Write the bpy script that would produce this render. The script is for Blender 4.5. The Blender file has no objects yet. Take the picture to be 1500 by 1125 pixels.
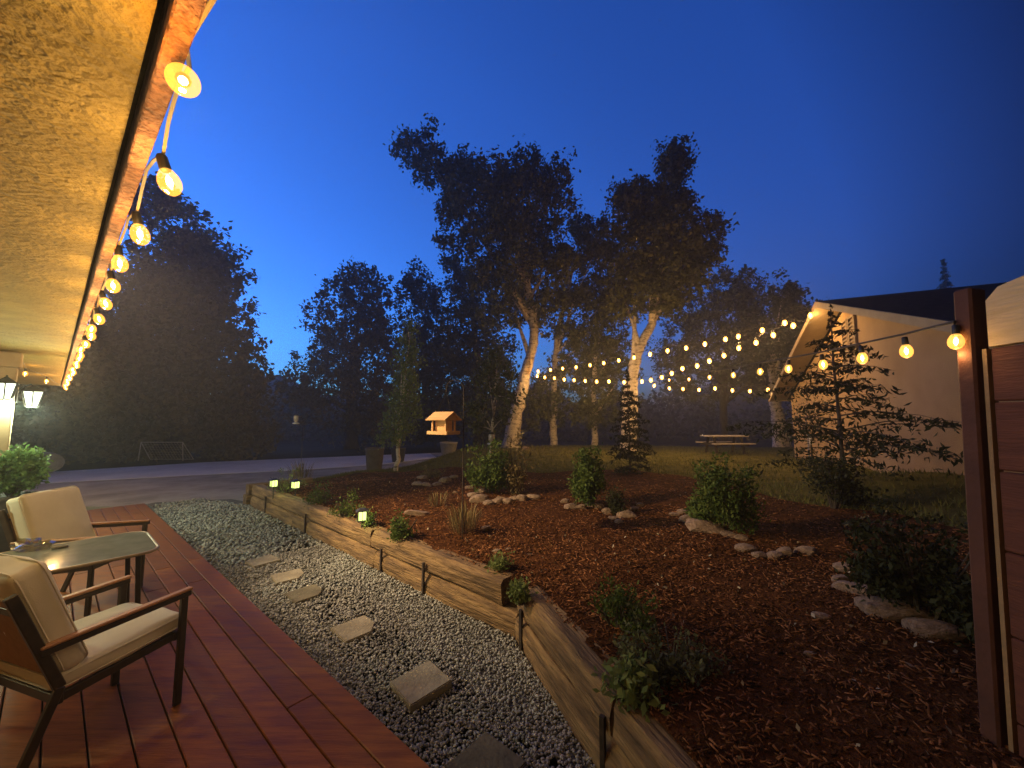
import bpy, math, random
import numpy as np
from mathutils import Vector, Matrix
R = math.radians
random.seed(7)
rng = np.random.default_rng(11)
scene = bpy.context.scene
COL = scene.collection

# ------------------------------------------------------------------ camera model
F = 563.0
PITCH = math.atan(50 / F)
SN, CS = math.sin(PITCH), math.cos(PITCH)
HC = 1.6
cam = bpy.data.cameras.new('camera')
cam.sensor_width = 36
cam.lens = 36 * F / 1500
cam.clip_start = 0.02
cam.clip_end = 3000
camo = bpy.data.objects.new('camera', cam)
camo.location = (0, 0, HC)
camo.rotation_euler = (R(90) + PITCH, 0, 0)
COL.objects.link(camo)
scene.camera = camo


def ray(x, y):
    a = (x - 750) / F
    b = (562.5 - y) / F
    return a, CS - b * SN, SN + b * CS


def onz(x, y, z):
    a, Y, Z = ray(x, y)
    t = (z - HC) / Z
    return Vector((a * t, Y * t, z))


def atY(x, y, d):
    a, Y, Z = ray(x, y)
    t = d / Y
    return Vector((a * t, d, HC + Z * t))


UX, UY = -0.766, 0.643          # along the house
VX, VY = 0.643, 0.766           # out from the house


def uv(u, v, z=0.0):
    return Vector((UX * u + VX * v, UY * u + VY * v, z))


ANG_U = math.atan2(UY, UX)
ANG_V = math.atan2(VY, VX)

# ------------------------------------------------------------------ object helpers


def thing(name, label, cat, loc=(0, 0, 0), rz=0, group=None):
    o = bpy.data.objects.new(name, None)
    o.empty_display_size = 0.1
    COL.objects.link(o)
    o.location = loc
    o.rotation_euler = (0, 0, rz)
    return tag(o, label, cat, group)


def tag(o, label=None, cat=None, group=None, kind=None):
    if label: o['label'] = label
    if cat: o['category'] = cat
    if group: o['group'] = group
    if kind: o['kind'] = kind
    return o


def mesh_obj(name, me, m, parent=None, loc=None):
    if m and not me.materials:
        me.materials.append(m)
    o = bpy.data.objects.new(name, me)
    COL.objects.link(o)
    if parent: o.parent = parent
    if loc is not None: o.location = loc
    return o


def copy_tree(o, parent=None):
    c = o.copy()
    COL.objects.link(c)
    if parent: c.parent = parent
    for ch in list(o.children):
        copy_tree(ch, c)
    return c


class MB:
    def __init__(self):
        self.v = []
        self.f = []

    def add(self, vs, fs):
        n = len(self.v)
        self.v += [Vector(p) for p in vs]
        self.f += [tuple(i + n for i in q) for q in fs]
        return self

    def box(self, c, s, rot=None, bev=0.0):
        c = Vector(c)
        hx, hy, hz = s[0] / 2, s[1] / 2, s[2] / 2
        M = rot if rot is not None else Matrix.Identity(3)
        if bev > 0:
            b = min(bev, hx * .9, hy * .9, hz * .9)
            vs = []
            for sx in (-1, 1):
                for sy in (-1, 1):
                    for sz in (-1, 1):
                        vs += [(sx * (hx - b), sy * (hy - b), sz * hz), (sx * (hx - b), sy * hy, sz * (hz - b)), (sx * hx, sy * (hy - b), sz * (hz - b))]
            import bmesh
            bm = bmesh.new()
            for p in vs: bm.verts.new(p)
            r = bmesh.ops.convex_hull(bm, input=bm.verts)
            bm.verts.ensure_lookup_table()
            bm.verts.index_update()
            self.add([c + M @ v.co for v in bm.verts], [[v.index for v in fc.verts] for fc in bm.faces])
            bm.free()
            return self
        vs = [c + M @ Vector((sx * hx, sy * hy, sz * hz)) for sx in (-1, 1) for sy in (-1, 1) for sz in (-1, 1)]
        return self.add(vs, [(0, 1, 3, 2), (4, 6, 7, 5), (0, 4, 5, 1), (2, 3, 7, 6), (0, 2, 6, 4), (1, 5, 7, 3)])

    def bar(self, p0, p1, w, h, up=(0, 0, 1), bev=0.0):
        p0, p1 = Vector(p0), Vector(p1)
        d = p1 - p0
        L = d.length
        x = d.normalized()
        up = Vector(up)
        y = up.cross(x)
        if y.length < 1e-4: y = Vector((0, 1, 0)).cross(x)
        y.normalize()
        z = x.cross(y)
        M = Matrix((x, y, z)).transposed()
        return self.box((p0 + p1) / 2, (L, w, h), M, bev)

    def tube(self, pts, rad, n=8, cap=True):
        pts = [Vector(p) for p in pts]
        if not hasattr(rad, '__len__'): rad = [rad] * len(pts)
        rings = []
        prev = None
        for i, p in enumerate(pts):
            a = pts[max(i - 1, 0)]
            b = pts[min(i + 1, len(pts) - 1)]
            t = (b - a).normalized()
            if prev is None:
                x = t.orthogonal().normalized()
            else:
                x = prev - t * prev.dot(t)
                x = x.normalized() if x.length > 1e-6 else t.orthogonal().normalized()
            prev = x
            y = t.cross(x)
            rings.append([p + (x * math.cos(2 * math.pi * k / n) + y * math.sin(2 * math.pi * k / n)) * rad[i] for k in range(n)])
        vs = [q for r_ in rings for q in r_]
        fs = []
        for i in range(len(pts) - 1):
            for k in range(n):
                a = i * n + k
                b = i * n + (k + 1) % n
                fs.append((a, b, b + n, a + n))
        if cap:
            fs.append(tuple(range(n - 1, -1, -1)))
            fs.append(tuple((len(pts) - 1) * n + k for k in range(n)))
        return self.add(vs, fs)

    def lathe(self, prof, n=16, c=(0, 0, 0), sx=1, sy=1):
        c = Vector(c)
        vs = []
        for r_, z in prof:
            for k in range(n):
                t = 2 * math.pi * k / n
                vs.append(c + Vector((r_ * sx * math.cos(t), r_ * sy * math.sin(t), z)))
        fs = []
        for i in range(len(prof) - 1):
            for k in range(n):
                a = i * n + k
                b = i * n + (k + 1) % n
                fs.append((a, b, b + n, a + n))
        fs.append(tuple(range(n - 1, -1, -1)))
        fs.append(tuple((len(prof) - 1) * n + k for k in range(n)))
        return self.add(vs, fs)

    def prism(self, pts, d):
        """extrude planar polygon pts by vector d"""
        pts = [Vector(p) for p in pts]
        d = Vector(d)
        n = len(pts)
        fs = [tuple(range(n - 1, -1, -1)), tuple(range(n, 2 * n))]
        for k in range(n):
            fs.append((k, (k + 1) % n, (k + 1) % n + n, k + n))
        return self.add(pts + [p + d for p in pts], fs)

    def mesh(self, name, origin=None, smooth=False):
        o = Vector(origin) if origin is not None else Vector((0, 0, 0))
        me = bpy.data.meshes.new(name)
        me.from_pydata([tuple(p - o) for p in self.v], [], self.f)
        me.validate()
        import bmesh
        bm = bmesh.new()
        bm.from_mesh(me)
        bmesh.ops.recalc_face_normals(bm, faces=bm.faces)
        bm.to_mesh(me)
        bm.free()
        if smooth:
            me.polygons.foreach_set('use_smooth', [True] * len(me.polygons))
        me.update()
        return me

    def build(self, name, m, parent=None, smooth=False, world=True):
        org = None
        if parent is not None and world:
            org = parent.location if parent.parent is None else parent.location + parent.parent.location
        return mesh_obj(name, self.mesh(name, org, smooth), m, parent)


def np_mesh(name, V, Q, smooth=False):
    """V (n,3), Q (m,k) numpy arrays"""
    me = bpy.data.meshes.new(name)
    V = np.asarray(V, dtype=np.float32)
    Q = np.asarray(Q, dtype=np.int32)
    k = Q.shape[1]
    me.vertices.add(len(V))
    me.vertices.foreach_set('co', V.ravel())
    me.loops.add(Q.size)
    me.loops.foreach_set('vertex_index', Q.ravel())
    me.polygons.add(len(Q))
    me.polygons.foreach_set('loop_start', np.arange(0, Q.size, k, dtype=np.int32))
    me.polygons.foreach_set('loop_total', np.full(len(Q), k, dtype=np.int32))
    if smooth:
        me.polygons.foreach_set('use_smooth', np.ones(len(Q), dtype=bool))
    me.update(calc_edges=True)
    me.validate()
    return me


def leaves_np(C, size, ratio=.5, up=None, flat=0.0):
    """rhombus leaf on every centre; returns V,Q"""
    n = len(C)
    d = rng.normal(size=(n, 3))
    if up is not None:
        d = d * (1 - flat) + np.asarray(up) * flat * 1.5
    d /= np.linalg.norm(d, axis=1)[:, None] + 1e-9
    e = rng.normal(size=(n, 3))
    e -= d * (e * d).sum(1)[:, None]
    e /= np.linalg.norm(e, axis=1)[:, None] + 1e-9
    nn = np.cross(d, e)
    s = size * rng.uniform(.6, 1.35, n)[:, None]
    P = np.stack([C - d * s * .5, C + e * s * ratio * .5 + nn * s * .08, C + d * s * .5, C - e * s * ratio * .5 + nn * s * .08], axis=1).reshape(-1, 3)
    Q = np.arange(4 * n).reshape(n, 4)
    return P, Q


# ------------------------------------------------------------------ materials
def nodes(name):
    m = bpy.data.materials.new(name)
    m.use_nodes = True
    nt = m.node_tree
    return m, nt, nt.nodes['Principled BSDF']


def mat(name, c1, c2=None, scale=5, rough=.7, bump=0.0, bscale=None, detail=6, stretch=None, metal=0.0, c3=None, coat=0.0, island=0.0, spec=None, pos=(.35, .65), bdist=.02, rvar=0.0):
    m, nt, p = nodes(name)
    p.inputs['Roughness'].default_value = rough
    p.inputs['Metallic'].default_value = metal
    if spec is not None: p.inputs['Specular IOR Level'].default_value = spec
    if coat: p.inputs['Coat Weight'].default_value = coat
    tc = nt.nodes.new('ShaderNodeTexCoord')
    src = tc.outputs['Object']
    if stretch:
        mp = nt.nodes.new('ShaderNodeMapping')
        mp.inputs['Scale'].default_value = stretch[:3]
        if len(stretch) > 3: mp.inputs['Rotation'].default_value = (0, 0, stretch[3])
        nt.links.new(src, mp.inputs['Vector'])
        src = mp.outputs['Vector']
    nz = nt.nodes.new('ShaderNodeTexNoise')
    nz.inputs['Scale'].default_value = scale
    nz.inputs['Detail'].default_value = detail
    nz.inputs['Roughness'].default_value = .65
    nt.links.new(src, nz.inputs['Vector'])
    out = None
    if c2:
        cr = nt.nodes.new('ShaderNodeValToRGB')
        el = cr.color_ramp.elements
        el[0].position, el[1].position = pos
        el[0].color = (*c1, 1)
        el[1].color = (*c2, 1)
        if c3:
            e = el.new((pos[0] + pos[1]) / 2)
            e.color = (*c3, 1)
        nt.links.new(nz.outputs['Fac'], cr.inputs['Fac'])
        out = cr.outputs['Color']
    else:
        p.inputs['Base Color'].default_value = (*c1, 1)
    if island and out:
        g = nt.nodes.new('ShaderNodeNewGeometry')
        hs = nt.nodes.new('ShaderNodeHueSaturation')
        mr = nt.nodes.new('ShaderNodeMapRange')
        mr.inputs['To Min'].default_value = 1 - island
        mr.inputs['To Max'].default_value = 1 + island
        nt.links.new(g.outputs['Random Per Island'], mr.inputs['Value'])
        nt.links.new(mr.outputs['Result'], hs.inputs['Value'])
        nt.links.new(out, hs.inputs['Color'])
        out = hs.outputs['Color']
    if out: nt.links.new(out, p.inputs['Base Color'])
    if rvar:
        mr = nt.nodes.new('ShaderNodeMapRange')
        mr.inputs['From Min'].default_value = .3
        mr.inputs['From Max'].default_value = .7
        mr.inputs['To Min'].default_value = max(.05, rough - rvar)
        mr.inputs['To Max'].default_value = rough + rvar
        nt.links.new(nz.outputs['Fac'], mr.inputs['Value'])
        nt.links.new(mr.outputs['Result'], p.inputs['Roughness'])
    if bump:
        bz = nt.nodes.new('ShaderNodeTexNoise')
        bz.inputs['Scale'].default_value = bscale or scale * 3
        bz.inputs['Detail'].default_value = 6
        nt.links.new(src, bz.inputs['Vector'])
        bp = nt.nodes.new('ShaderNodeBump')
        bp.inputs['Strength'].default_value = bump
        bp.inputs['Distance'].default_value = bdist
        nt.links.new(bz.outputs['Fac'], bp.inputs['Height'])
        nt.links.new(bp.outputs['Normal'], p.inputs['Normal'])
    return m


def leafmat(name, c1, c2, trans=.25, rough=.55):
    m, nt, p = nodes(name)
    g = nt.nodes.new('ShaderNodeNewGeometry')
    cr = nt.nodes.new('ShaderNodeValToRGB')
    cr.color_ramp.elements[0].color = (*c1, 1)
    cr.color_ramp.elements[1].color = (*c2, 1)
    nt.links.new(g.outputs['Random Per Island'], cr.inputs['Fac'])
    nt.links.new(cr.outputs['Color'], p.inputs['Base Color'])
    p.inputs['Roughness'].default_value = rough
    p.inputs['Specular IOR Level'].default_value = .08
    t = nt.nodes.new('ShaderNodeBsdfTranslucent')
    nt.links.new(cr.outputs['Color'], t.inputs['Color'])
    mx = nt.nodes.new('ShaderNodeMixShader')
    mx.inputs['Fac'].default_value = trans
    nt.links.new(p.outputs['BSDF'], mx.inputs[1])
    nt.links.new(t.outputs['BSDF'], mx.inputs[2])
    nt.links.new(mx.outputs['Shader'], nt.nodes['Material Output'].inputs['Surface'])
    return m


def emit(name, c, s, sample=False):
    m = bpy.data.materials.new(name)
    m.use_nodes = True
    nt = m.node_tree
    nt.nodes.remove(nt.nodes['Principled BSDF'])
    e = nt.nodes.new('ShaderNodeEmission')
    e.inputs['Color'].default_value = (*c, 1)
    e.inputs['Strength'].default_value = s
    nt.links.new(e.outputs['Emission'], nt.nodes['Material Output'].inputs['Surface'])
    m.cycles.emission_sampling = 'AUTO' if sample else 'NONE'
    return m


def glassy(name, tint, em, es, clear=.8):
    """clear lit glass: transparent with a faint reflection, plus the glow of the lamp inside it"""
    m = bpy.data.materials.new(name)
    m.use_nodes = True
    nt = m.node_tree
    nt.nodes.remove(nt.nodes['Principled BSDF'])
    t = nt.nodes.new('ShaderNodeBsdfTransparent')
    t.inputs['Color'].default_value = (*tint, 1)
    g = nt.nodes.new('ShaderNodeBsdfGlossy')
    g.inputs['Roughness'].default_value = .06
    mx = nt.nodes.new('ShaderNodeMixShader')
    mx.inputs['Fac'].default_value = 1 - clear
    nt.links.new(t.outputs['BSDF'], mx.inputs[1])
    nt.links.new(g.outputs['BSDF'], mx.inputs[2])
    out = mx.outputs['Shader']
    if es:
        e = nt.nodes.new('ShaderNodeEmission')
        e.inputs['Color'].default_value = (*em, 1)
        e.inputs['Strength'].default_value = es
        a = nt.nodes.new('ShaderNodeAddShader')
        nt.links.new(out, a.inputs[0])
        nt.links.new(e.outputs['Emission'], a.inputs[1])
        out = a.outputs['Shader']
    nt.links.new(out, nt.nodes['Material Output'].inputs['Surface'])
    m.cycles.emission_sampling = 'NONE'
    return m


M = {}
M['deck'] = mat('stained_deck_wood', (.155, .050, .012), (.28, .102, .030), scale=3, rough=.45, spec=.12, bump=.35, bscale=14, stretch=(1, 9, 1, 0), island=.22, rvar=.14, bdist=.006)
M['stucco'] = mat('rough_stucco', (.23, .158, .031), (.31, .215, .047), scale=4.5, rough=.9, bump=1.0, bscale=38, bdist=.035, detail=8)
M['stucco_wall'] = mat('smooth_tan_stucco', (.32, .195, .085), (.41, .265, .125), scale=.9, rough=.9, bump=.6, bscale=60, bdist=.01, detail=10)
M['fascia'] = mat('red_brown_fascia', (.12, .045, .018), (.42, .18, .08), scale=30, rough=.85, bump=1.0, bscale=60, bdist=.02, stretch=(1, 1, 1))
M['trim'] = mat('pale_trim', (.24, .165, .088), (.31, .225, .125), scale=3, rough=.7)
M['shingle'] = mat('dark_shingles', (.018, .016, .018), (.045, .038, .036), scale=9, rough=.9, spec=.03, bump=.6, bscale=20)
M['gravel'] = mat('grey_gravel', (.17, .17, .16), (.36, .36, .34), scale=1.3, rough=.75, island=.42, pos=(.2, .8))
M['gravel_bed'] = mat('gravel_fines', (.07, .068, .06), (.22, .215, .2), scale=60, rough=.9, bump=.8, bscale=120, spec=.03)
M['ground'] = mat('dark_dirt', (.022, .020, .014), (.05, .045, .03), scale=.6, rough=.95, bump=.4, bscale=6, spec=.03)
M['drive'] = mat('packed_gravel_drive', (.25, .23, .205), (.42, .39, .35), scale=1.1, rough=.9, bump=.5, bscale=40, detail=9, spec=.03)
M['concrete'] = mat('pale_concrete', (.6, .58, .57), (.74, .72, .7), scale=.8, rough=.85, bump=.3, bscale=30, detail=9, spec=.03)
M['mulch_base'] = mat('mulch_soil', (.045, .017, .006), (.12, .046, .016), scale=7, rough=.95, bump=1, bscale=40, detail=9, bdist=.03, spec=.03)
M['mulch'] = mat('bark_chips', (.09, .034, .012), (.25, .11, .047), scale=2.5, rough=.85, island=.9, spec=.03)
M['lawn'] = mat('lawn_soil', (.075, .07, .017), (.15, .13, .035), scale=2.2, rough=.95, bump=.8, bscale=30, detail=9, spec=.03)
M['grass'] = leafmat('grass_blades', (.085, .095, .022), (.20, .185, .05), .25)
M['timber'] = mat('weathered_timber', (.04, .022, .009), (.31, .195, .078), scale=2.6, rough=.85, bump=1, bscale=9, stretch=(.7, 6, 6), detail=8, bdist=.03, c3=(.17, .10, .04), pos=(.3, .68), island=.2)
M['iron'] = mat('rusty_iron', (.02, .014, .01), (.05, .03, .02), scale=20, rough=.8)
M['stone'] = mat('fieldstone', (.15, .095, .06), (.33, .225, .15), scale=3.5, rough=.85, bump=.7, bscale=12, island=.25)
M['paver'] = mat('sandstone_paver', (.19, .165, .115), (.30, .265, .19), scale=6, rough=.85, bump=.4, bscale=40)
M['paver_dark'] = mat('worn_dark_paver', (.08, .068, .04), (.14, .12, .075), scale=6, rough=.85, bump=.4, bscale=40)
M['bark'] = mat('pale_bark', (.17, .13, .10), (.64, .53, .44), scale=4.0, rough=.9, bump=1, bscale=9, stretch=(1, 1, 2.2), detail=8, bdist=.05, pos=(.36, .52))
M['bark_dark'] = mat('dark_bark', (.045, .035, .026), (.11, .085, .06), scale=6, rough=.95, bump=1, bscale=12, stretch=(1, 1, .35))
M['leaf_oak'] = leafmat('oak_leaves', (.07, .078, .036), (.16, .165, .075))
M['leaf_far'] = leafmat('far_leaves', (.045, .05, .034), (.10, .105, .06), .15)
M['leaf_brown'] = leafmat('veil_brown_leaves', (.10, .08, .036), (.2, .155, .075), .25)  # brown tone stands in for the flare veil over these trees
M['leaf_bright'] = leafmat('sapling_leaves', (.13, .18, .05), (.26, .30, .10), .35)
M['leaf_shrub'] = leafmat('shrub_leaves', (.05, .09, .018), (.13, .17, .04), .25)
M['leaf_dry'] = leafmat('dry_stems', (.12, .085, .035), (.26, .2, .09), .2)
M['leaf_litter'] = leafmat('fallen_leaves', (.18, .12, .06), (.55, .47, .33), .2)
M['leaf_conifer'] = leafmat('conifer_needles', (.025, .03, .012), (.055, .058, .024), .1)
M['leaf_boxwood'] = leafmat('potted_leaves', (.07, .14, .04), (.17, .28, .09), .3)
M['steel'] = mat('dark_bronze_metal', (.035, .024, .017), (.06, .042, .03), scale=14, rough=.42, metal=.3)
M['armwood'] = mat('oiled_arm_wood', (.35, .17, .07), (.5, .27, .12), scale=5, rough=.5, stretch=(1, 10, 10))
M['cushion'] = mat('beige_canvas', (.64, .61, .48), (.74, .71, .57), scale=3, rough=.9, bump=.35, bscale=260, bdist=.002)
M['sling'] = mat('amber_sling_fabric', (.30, .17, .06), (.38, .22, .08), scale=30, rough=.9, bump=.4, bscale=300, bdist=.002)
M['tableglass'] = mat('frosted_table_glass', (.20, .215, .17), (.26, .275, .22), scale=8, rough=.14, rvar=.06)
M['tablerim'] = mat('table_rim', (.30, .24, .16), (.36, .3, .2), scale=9, rough=.4)
M['plastic'] = glassy('crinkled_clear_film', (.93, .92, .88), (1, 1, 1), 0, .55)
M['black'] = mat('black_iron', (.012, .012, .012), (.03, .028, .026), scale=10, rough=.5)
M['pot_dark'] = mat('dark_planter', (.022, .02, .018), (.05, .045, .04), scale=6, rough=.7)
M['pot_brown'] = mat('brown_planter', (.08, .06, .045), (.12, .095, .075), scale=5, rough=.8)
M['pot_pale'] = mat('pale_planter', (.28, .24, .2), (.38, .33, .28), scale=6, rough=.85, bump=.5, bscale=15)
M['cedar'] = mat('new_cedar', (.58, .32, .12), (.72, .44, .18), scale=4, rough=.7, stretch=(1, 1, 9), bump=.3, bscale=20)
M['fence'] = mat('red_brown_fence_boards', (.10, .027, .010), (.15, .043, .017), scale=3, rough=.8, bump=.5, bscale=14, stretch=(1, 1, 9), bdist=.01)
M['fence_post'] = mat('dark_red_fence_post', (.075, .024, .010), (.12, .038, .017), scale=4, rough=.8, bump=.4, bscale=16)
M['fence_lit_top'] = mat('lit_fence_top_paint', (.62, .42, .18), (.74, .52, .25), scale=4, rough=.7, bump=.4, bscale=14, stretch=(1, 1, 8))  # lamplight on the fence top put into the board colour
M['edge'] = mat('lit_edge_paint', (.26, .15, .06), (.36, .22, .095), scale=5, rough=.8, bump=.5, bscale=20)  # light catching the panel's bevelled end, painted as a tan strip
M['redglass'] = mat('feeder_glass', (.45, .38, .36), (.55, .47, .45), scale=5, rough=.15, spec=.8)
M['white'] = mat('white_paint', (.6, .58, .55), (.7, .68, .64), scale=5, rough=.5)
M['cable'] = mat('pale_cable', (.35, .3, .2), (.45, .4, .28), scale=6, rough=.6)
M['cable_dark'] = mat('dark_cable', (.03, .025, .02), (.06, .05, .04), scale=6, rough=.6)
M['boulder'] = mat('grey_boulder', (.17, .165, .155), (.27, .26, .25), scale=2, rough=.9, bump=.6, bscale=8)
M['benchwood'] = mat('grey_bench_wood', (.36, .30, .25), (.48, .41, .35), scale=4, rough=.8)
M['globe'] = glassy('amber_bulb_glass', (1, .86, .55), (1, .43, .06), .95, .93)
M['globe_far'] = glassy('amber_globe_glass', (1, .8, .4), (1, .47, .09), 5.0, .95)
M['globe_mid'] = glassy('clear_amber_globe_glass', (1, .85, .5), (1, .50, .10), .9, .95)
M['filament'] = emit('hot_filament', (1, .70, .30), 40)
M['lampglass'] = emit('frosted_lantern_glass', (.93, 1.0, .72), 3.0)
M['solarglass'] = emit('lit_solar_panes', (.85, 1.0, .28), 2.2)
M['farlight'] = emit('distant_lamp', (1, .95, .8), 6)
WARM = (1, .60, .22)

# ------------------------------------------------------------------ terrain height
CTRL = [(-3.3, 12.2, -.08), (-4.9, 9.6, .03), (-1.5, 12.8, 0), (-3.5, 10.5, .1), (-2.5, 8, .26), (.7, 10.2, .15), (3.1, 10.2, .2), (4.1, 9, .25), (0, 7, .29), (1.2, 5.8, .31),
        (2.3, 4.3, .36), (2.2, 2.3, .42), (2.5, 1.75, .40), (2.8, 1.0, .38), (3.6, 5.8, .42), (5, 4, .56), (6.7, 5.6, .76), (8.5, 9.65, .45), (9.5, 11.9, .3), (10.9, 15, .04), (8, 14, .1), (4, 15, .12),
        (0, 17, .1), (-.1, 20, .1), (6, 20, .06), (12, 20, -.02), (14, 10, .45), (9, 2, .78), (2.0, 1.3, .34), (1.5, 1.1, .3), (1.4, .4, .25), (0.9, 1.6, .3), (.75, 2.6, .28), (-1.5, 15, .03), (3, -2, .2), (-6, 10.2, -.12), (17, 15, .1)]
for u_, v_ in ((9, 2.8), (7.5, 2.8), (6, 2.75), (4.5, 2.72), (3, 2.7), (2.1, 2.7), (1.3, 2.3), (.7, 1.9), (.0, 1.45)):
    p = uv(u_, v_)
    CTRL.append((p.x, p.y, .25 if u_ < 8 else .2))
CA = np.array(CTRL)


def hgt_np(X, Y):
    d2 = (X[..., None] - CA[:, 0]) ** 2 + (Y[..., None] - CA[:, 1]) ** 2
    w = 1 / (d2 + .25) ** 1.6
    return (w * CA[:, 2]).sum(-1) / w.sum(-1)


def hgt(x, y):
    return float(hgt_np(np.array(x), np.array(y)))


def on_terrain(x, y):
    """point of the terrain seen at a pixel"""
    z = .2
    for _ in range(25):
        p = onz(x, y, min(z, 1.3))
        z = z * .5 + .5 * hgt(p.x, p.y)
    p = onz(x, y, z)
    return Vector((p.x, p.y, hgt(p.x, p.y)))


def resample(P, n):
    P = np.array([(p[0], p[1]) for p in P], float)
    d = np.r_[0, np.cumsum(np.linalg.norm(np.diff(P, axis=0), axis=1))]
    s = np.linspace(0, d[-1], n)
    return np.stack([np.interp(s, d, P[:, 0]), np.interp(s, d, P[:, 1])], 1)


def strip(A, B, nr, dz, wob=.0):
    n = len(A)
    r_ = np.linspace(0, 1, nr)
    G = A[None] * (1 - r_)[:, None, None] + B[None] * r_[:, None, None]
    X, Y = G[..., 0], G[..., 1]
    Z = hgt_np(X, Y) + dz
    if wob: Z = Z + wob * (np.sin(X * 3.1 + Y * 1.7) * np.sin(Y * 2.3 - X) + .5 * np.sin(X * 9 + 2) * np.sin(Y * 8))
    V = np.stack([X, Y, Z], -1).reshape(-1, 3)
    i = np.arange(nr - 1)[:, None] * n + np.arange(n - 1)[None]
    Q = np.stack([i, i + 1, i + n + 1, i + n], -1).reshape(-1, 4)
    return V, Q


# curve A: behind the timber wall.  curve B: outer edge of the bed.  curve C: far edge of the lawn
A_ = [uv(9.0, 2.72), uv(6, 2.66), uv(4, 2.62), uv(2.1, 2.56), uv(1.9, 2.52), uv(1.17, 2.1), uv(.6, 1.75), uv(-.6, 1.02), uv(-1.6, .45)]
B_ = [(-5.2, 8.6), (-4.4, 11.0), (-3.3, 12.3), (-1.8, 12.9), (-.6, 11.2), (.7, 10.4), (2.2, 10.7), (3.3, 10.5), (4.1, 9.1), (3.9, 7.2), (3.9, 5.8), (4.4, 4.6), (4.4, 2.8), (3.8, .5), (3.0, -2)]
C_ = [(-5.4, 8.7), (-4.8, 11.4), (-3.8, 13.2), (-2.6, 14.6), (-2.0, 17), (-2.2, 21), (4, 22), (12, 22), (19, 20), (24, 12), (22, 2), (12, -6), (4, -6)]
A2, B2, C2 = resample(A_, 110), resample(B_, 110), resample(C_, 110)
# curve matching by arc fraction keeps the strips smooth
V, Q = strip(A2, B2, 50, 0, .012)
bed = mesh_obj('mulch_bed', np_mesh('mulch_bed', V, Q, True), M['mulch_base'])
tag(bed, kind='structure')
V, Q = strip(B2, C2, 50, -.012, .012)
# skirt at the far lawn edge so the sheet has a bank
n = 110
E = V[-n:].copy()
E[:, 2] = -.9
E[:, :2] = E[:, :2] * 1.03
V = np.r_[V, E]
b0 = len(V) - 2 * n
i = b0 + np.arange(n - 1)
Q = np.r_[Q, np.stack([i, i + 1, i + n + 1, i + n], -1)]
lawn = mesh_obj('lawn', np_mesh('lawn', V, Q, True), M['lawn'])
tag(lawn, kind='structure')

g = MB()
g.add([(-150, -150, -.6), (150, -150, -.6), (150, 150, -.6), (-150, 150, -.6)], [(0, 1, 2, 3)])
tag(g.build('ground', M['ground']), kind='structure')

# far hills closing the view under the trees
hv = []
for k in range(81):
    t = R(-70 + 140 * k / 80)
    hh = 8 + 3.0 * math.sin(k * .35) + 2 * math.sin(k * .9 + 1)
    for rr, z in ((62, -.7), (85, hh * .6), (110, hh * .95), (145, -1)):
        hv.append((rr * math.sin(t), rr * math.cos(t), z))
hf = [(k * 4 + j, k * 4 + j + 1, k * 4 + j + 5, k * 4 + j + 4) for k in range(80) for j in range(3)]
h = MB().add(hv, hf)
tag(h.build('hills', M['ground'], smooth=True), kind='structure')

# driveway: packed gravel apron and a paler concrete strip beyond it
dr = MB()
P = [onz(x, y, -.2) for x, y in ((-900, 800), (40, 742), (230, 742), (372, 742), (430, 708), (560, 700), (690, 668), (700, 661), (620, 664), (540, 667), (300, 677), (60, 692), (-400, 718))]
dr.prism([(p.x, p.y, -.2) for p in P], (0, 0, -.12))
tag(dr.build('driveway', M['drive']), kind='structure')
cs = MB()
P = [onz(x, y, -.19) for x, y in ((-400, 735), (60, 708), (300, 695), (440, 688), (560, 680), (640, 670), (630, 664), (540, 667), (300, 677), (60, 692), (-400, 716))]
cs.prism([(p.x, p.y, -.192) for p in P], (0, 0, -.1))
tag(cs.build('concrete_drive', M['concrete']), kind='structure')

# gravel path
gp = MB()
gp.prism([uv(-3, 1.2, -.14), uv(-3, 1.0 - .6, -.14)][:1] + [uv(-3, .2, -.14)][:0] + [uv(-2.2, .3, -.14), uv(-.2, 1.4, -.14), uv(.9, 2.1, -.14), uv(2.0, 2.7, -.14), uv(9.0, 2.85, -.14), uv(10.1, 2.6, -.14), uv(10.9, 1.5, -.14), uv(10.3, .2, -.14), uv(9.9, 1.0, -.14), uv(-2, 1.0, -.14)], (0, 0, -.1))
tag(gp.build('gravel_path', M['gravel_bed']), kind='structure')


def wall_v(u):
    """front face of the timber wall: v at a given u"""
    if u >= 2.1: return 2.45 + (u - 2.1) * .0275
    return 2.43 - (2.0 - u) * .585


import bmesh
bm = bmesh.new()
bmesh.ops.create_icosphere(bm, subdivisions=1, radius=1)
IV = np.array([v.co[:] for v in bm.verts])
IF = np.array([[v.index for v in f.verts] for f in bm.faces])
bm.free()


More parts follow.
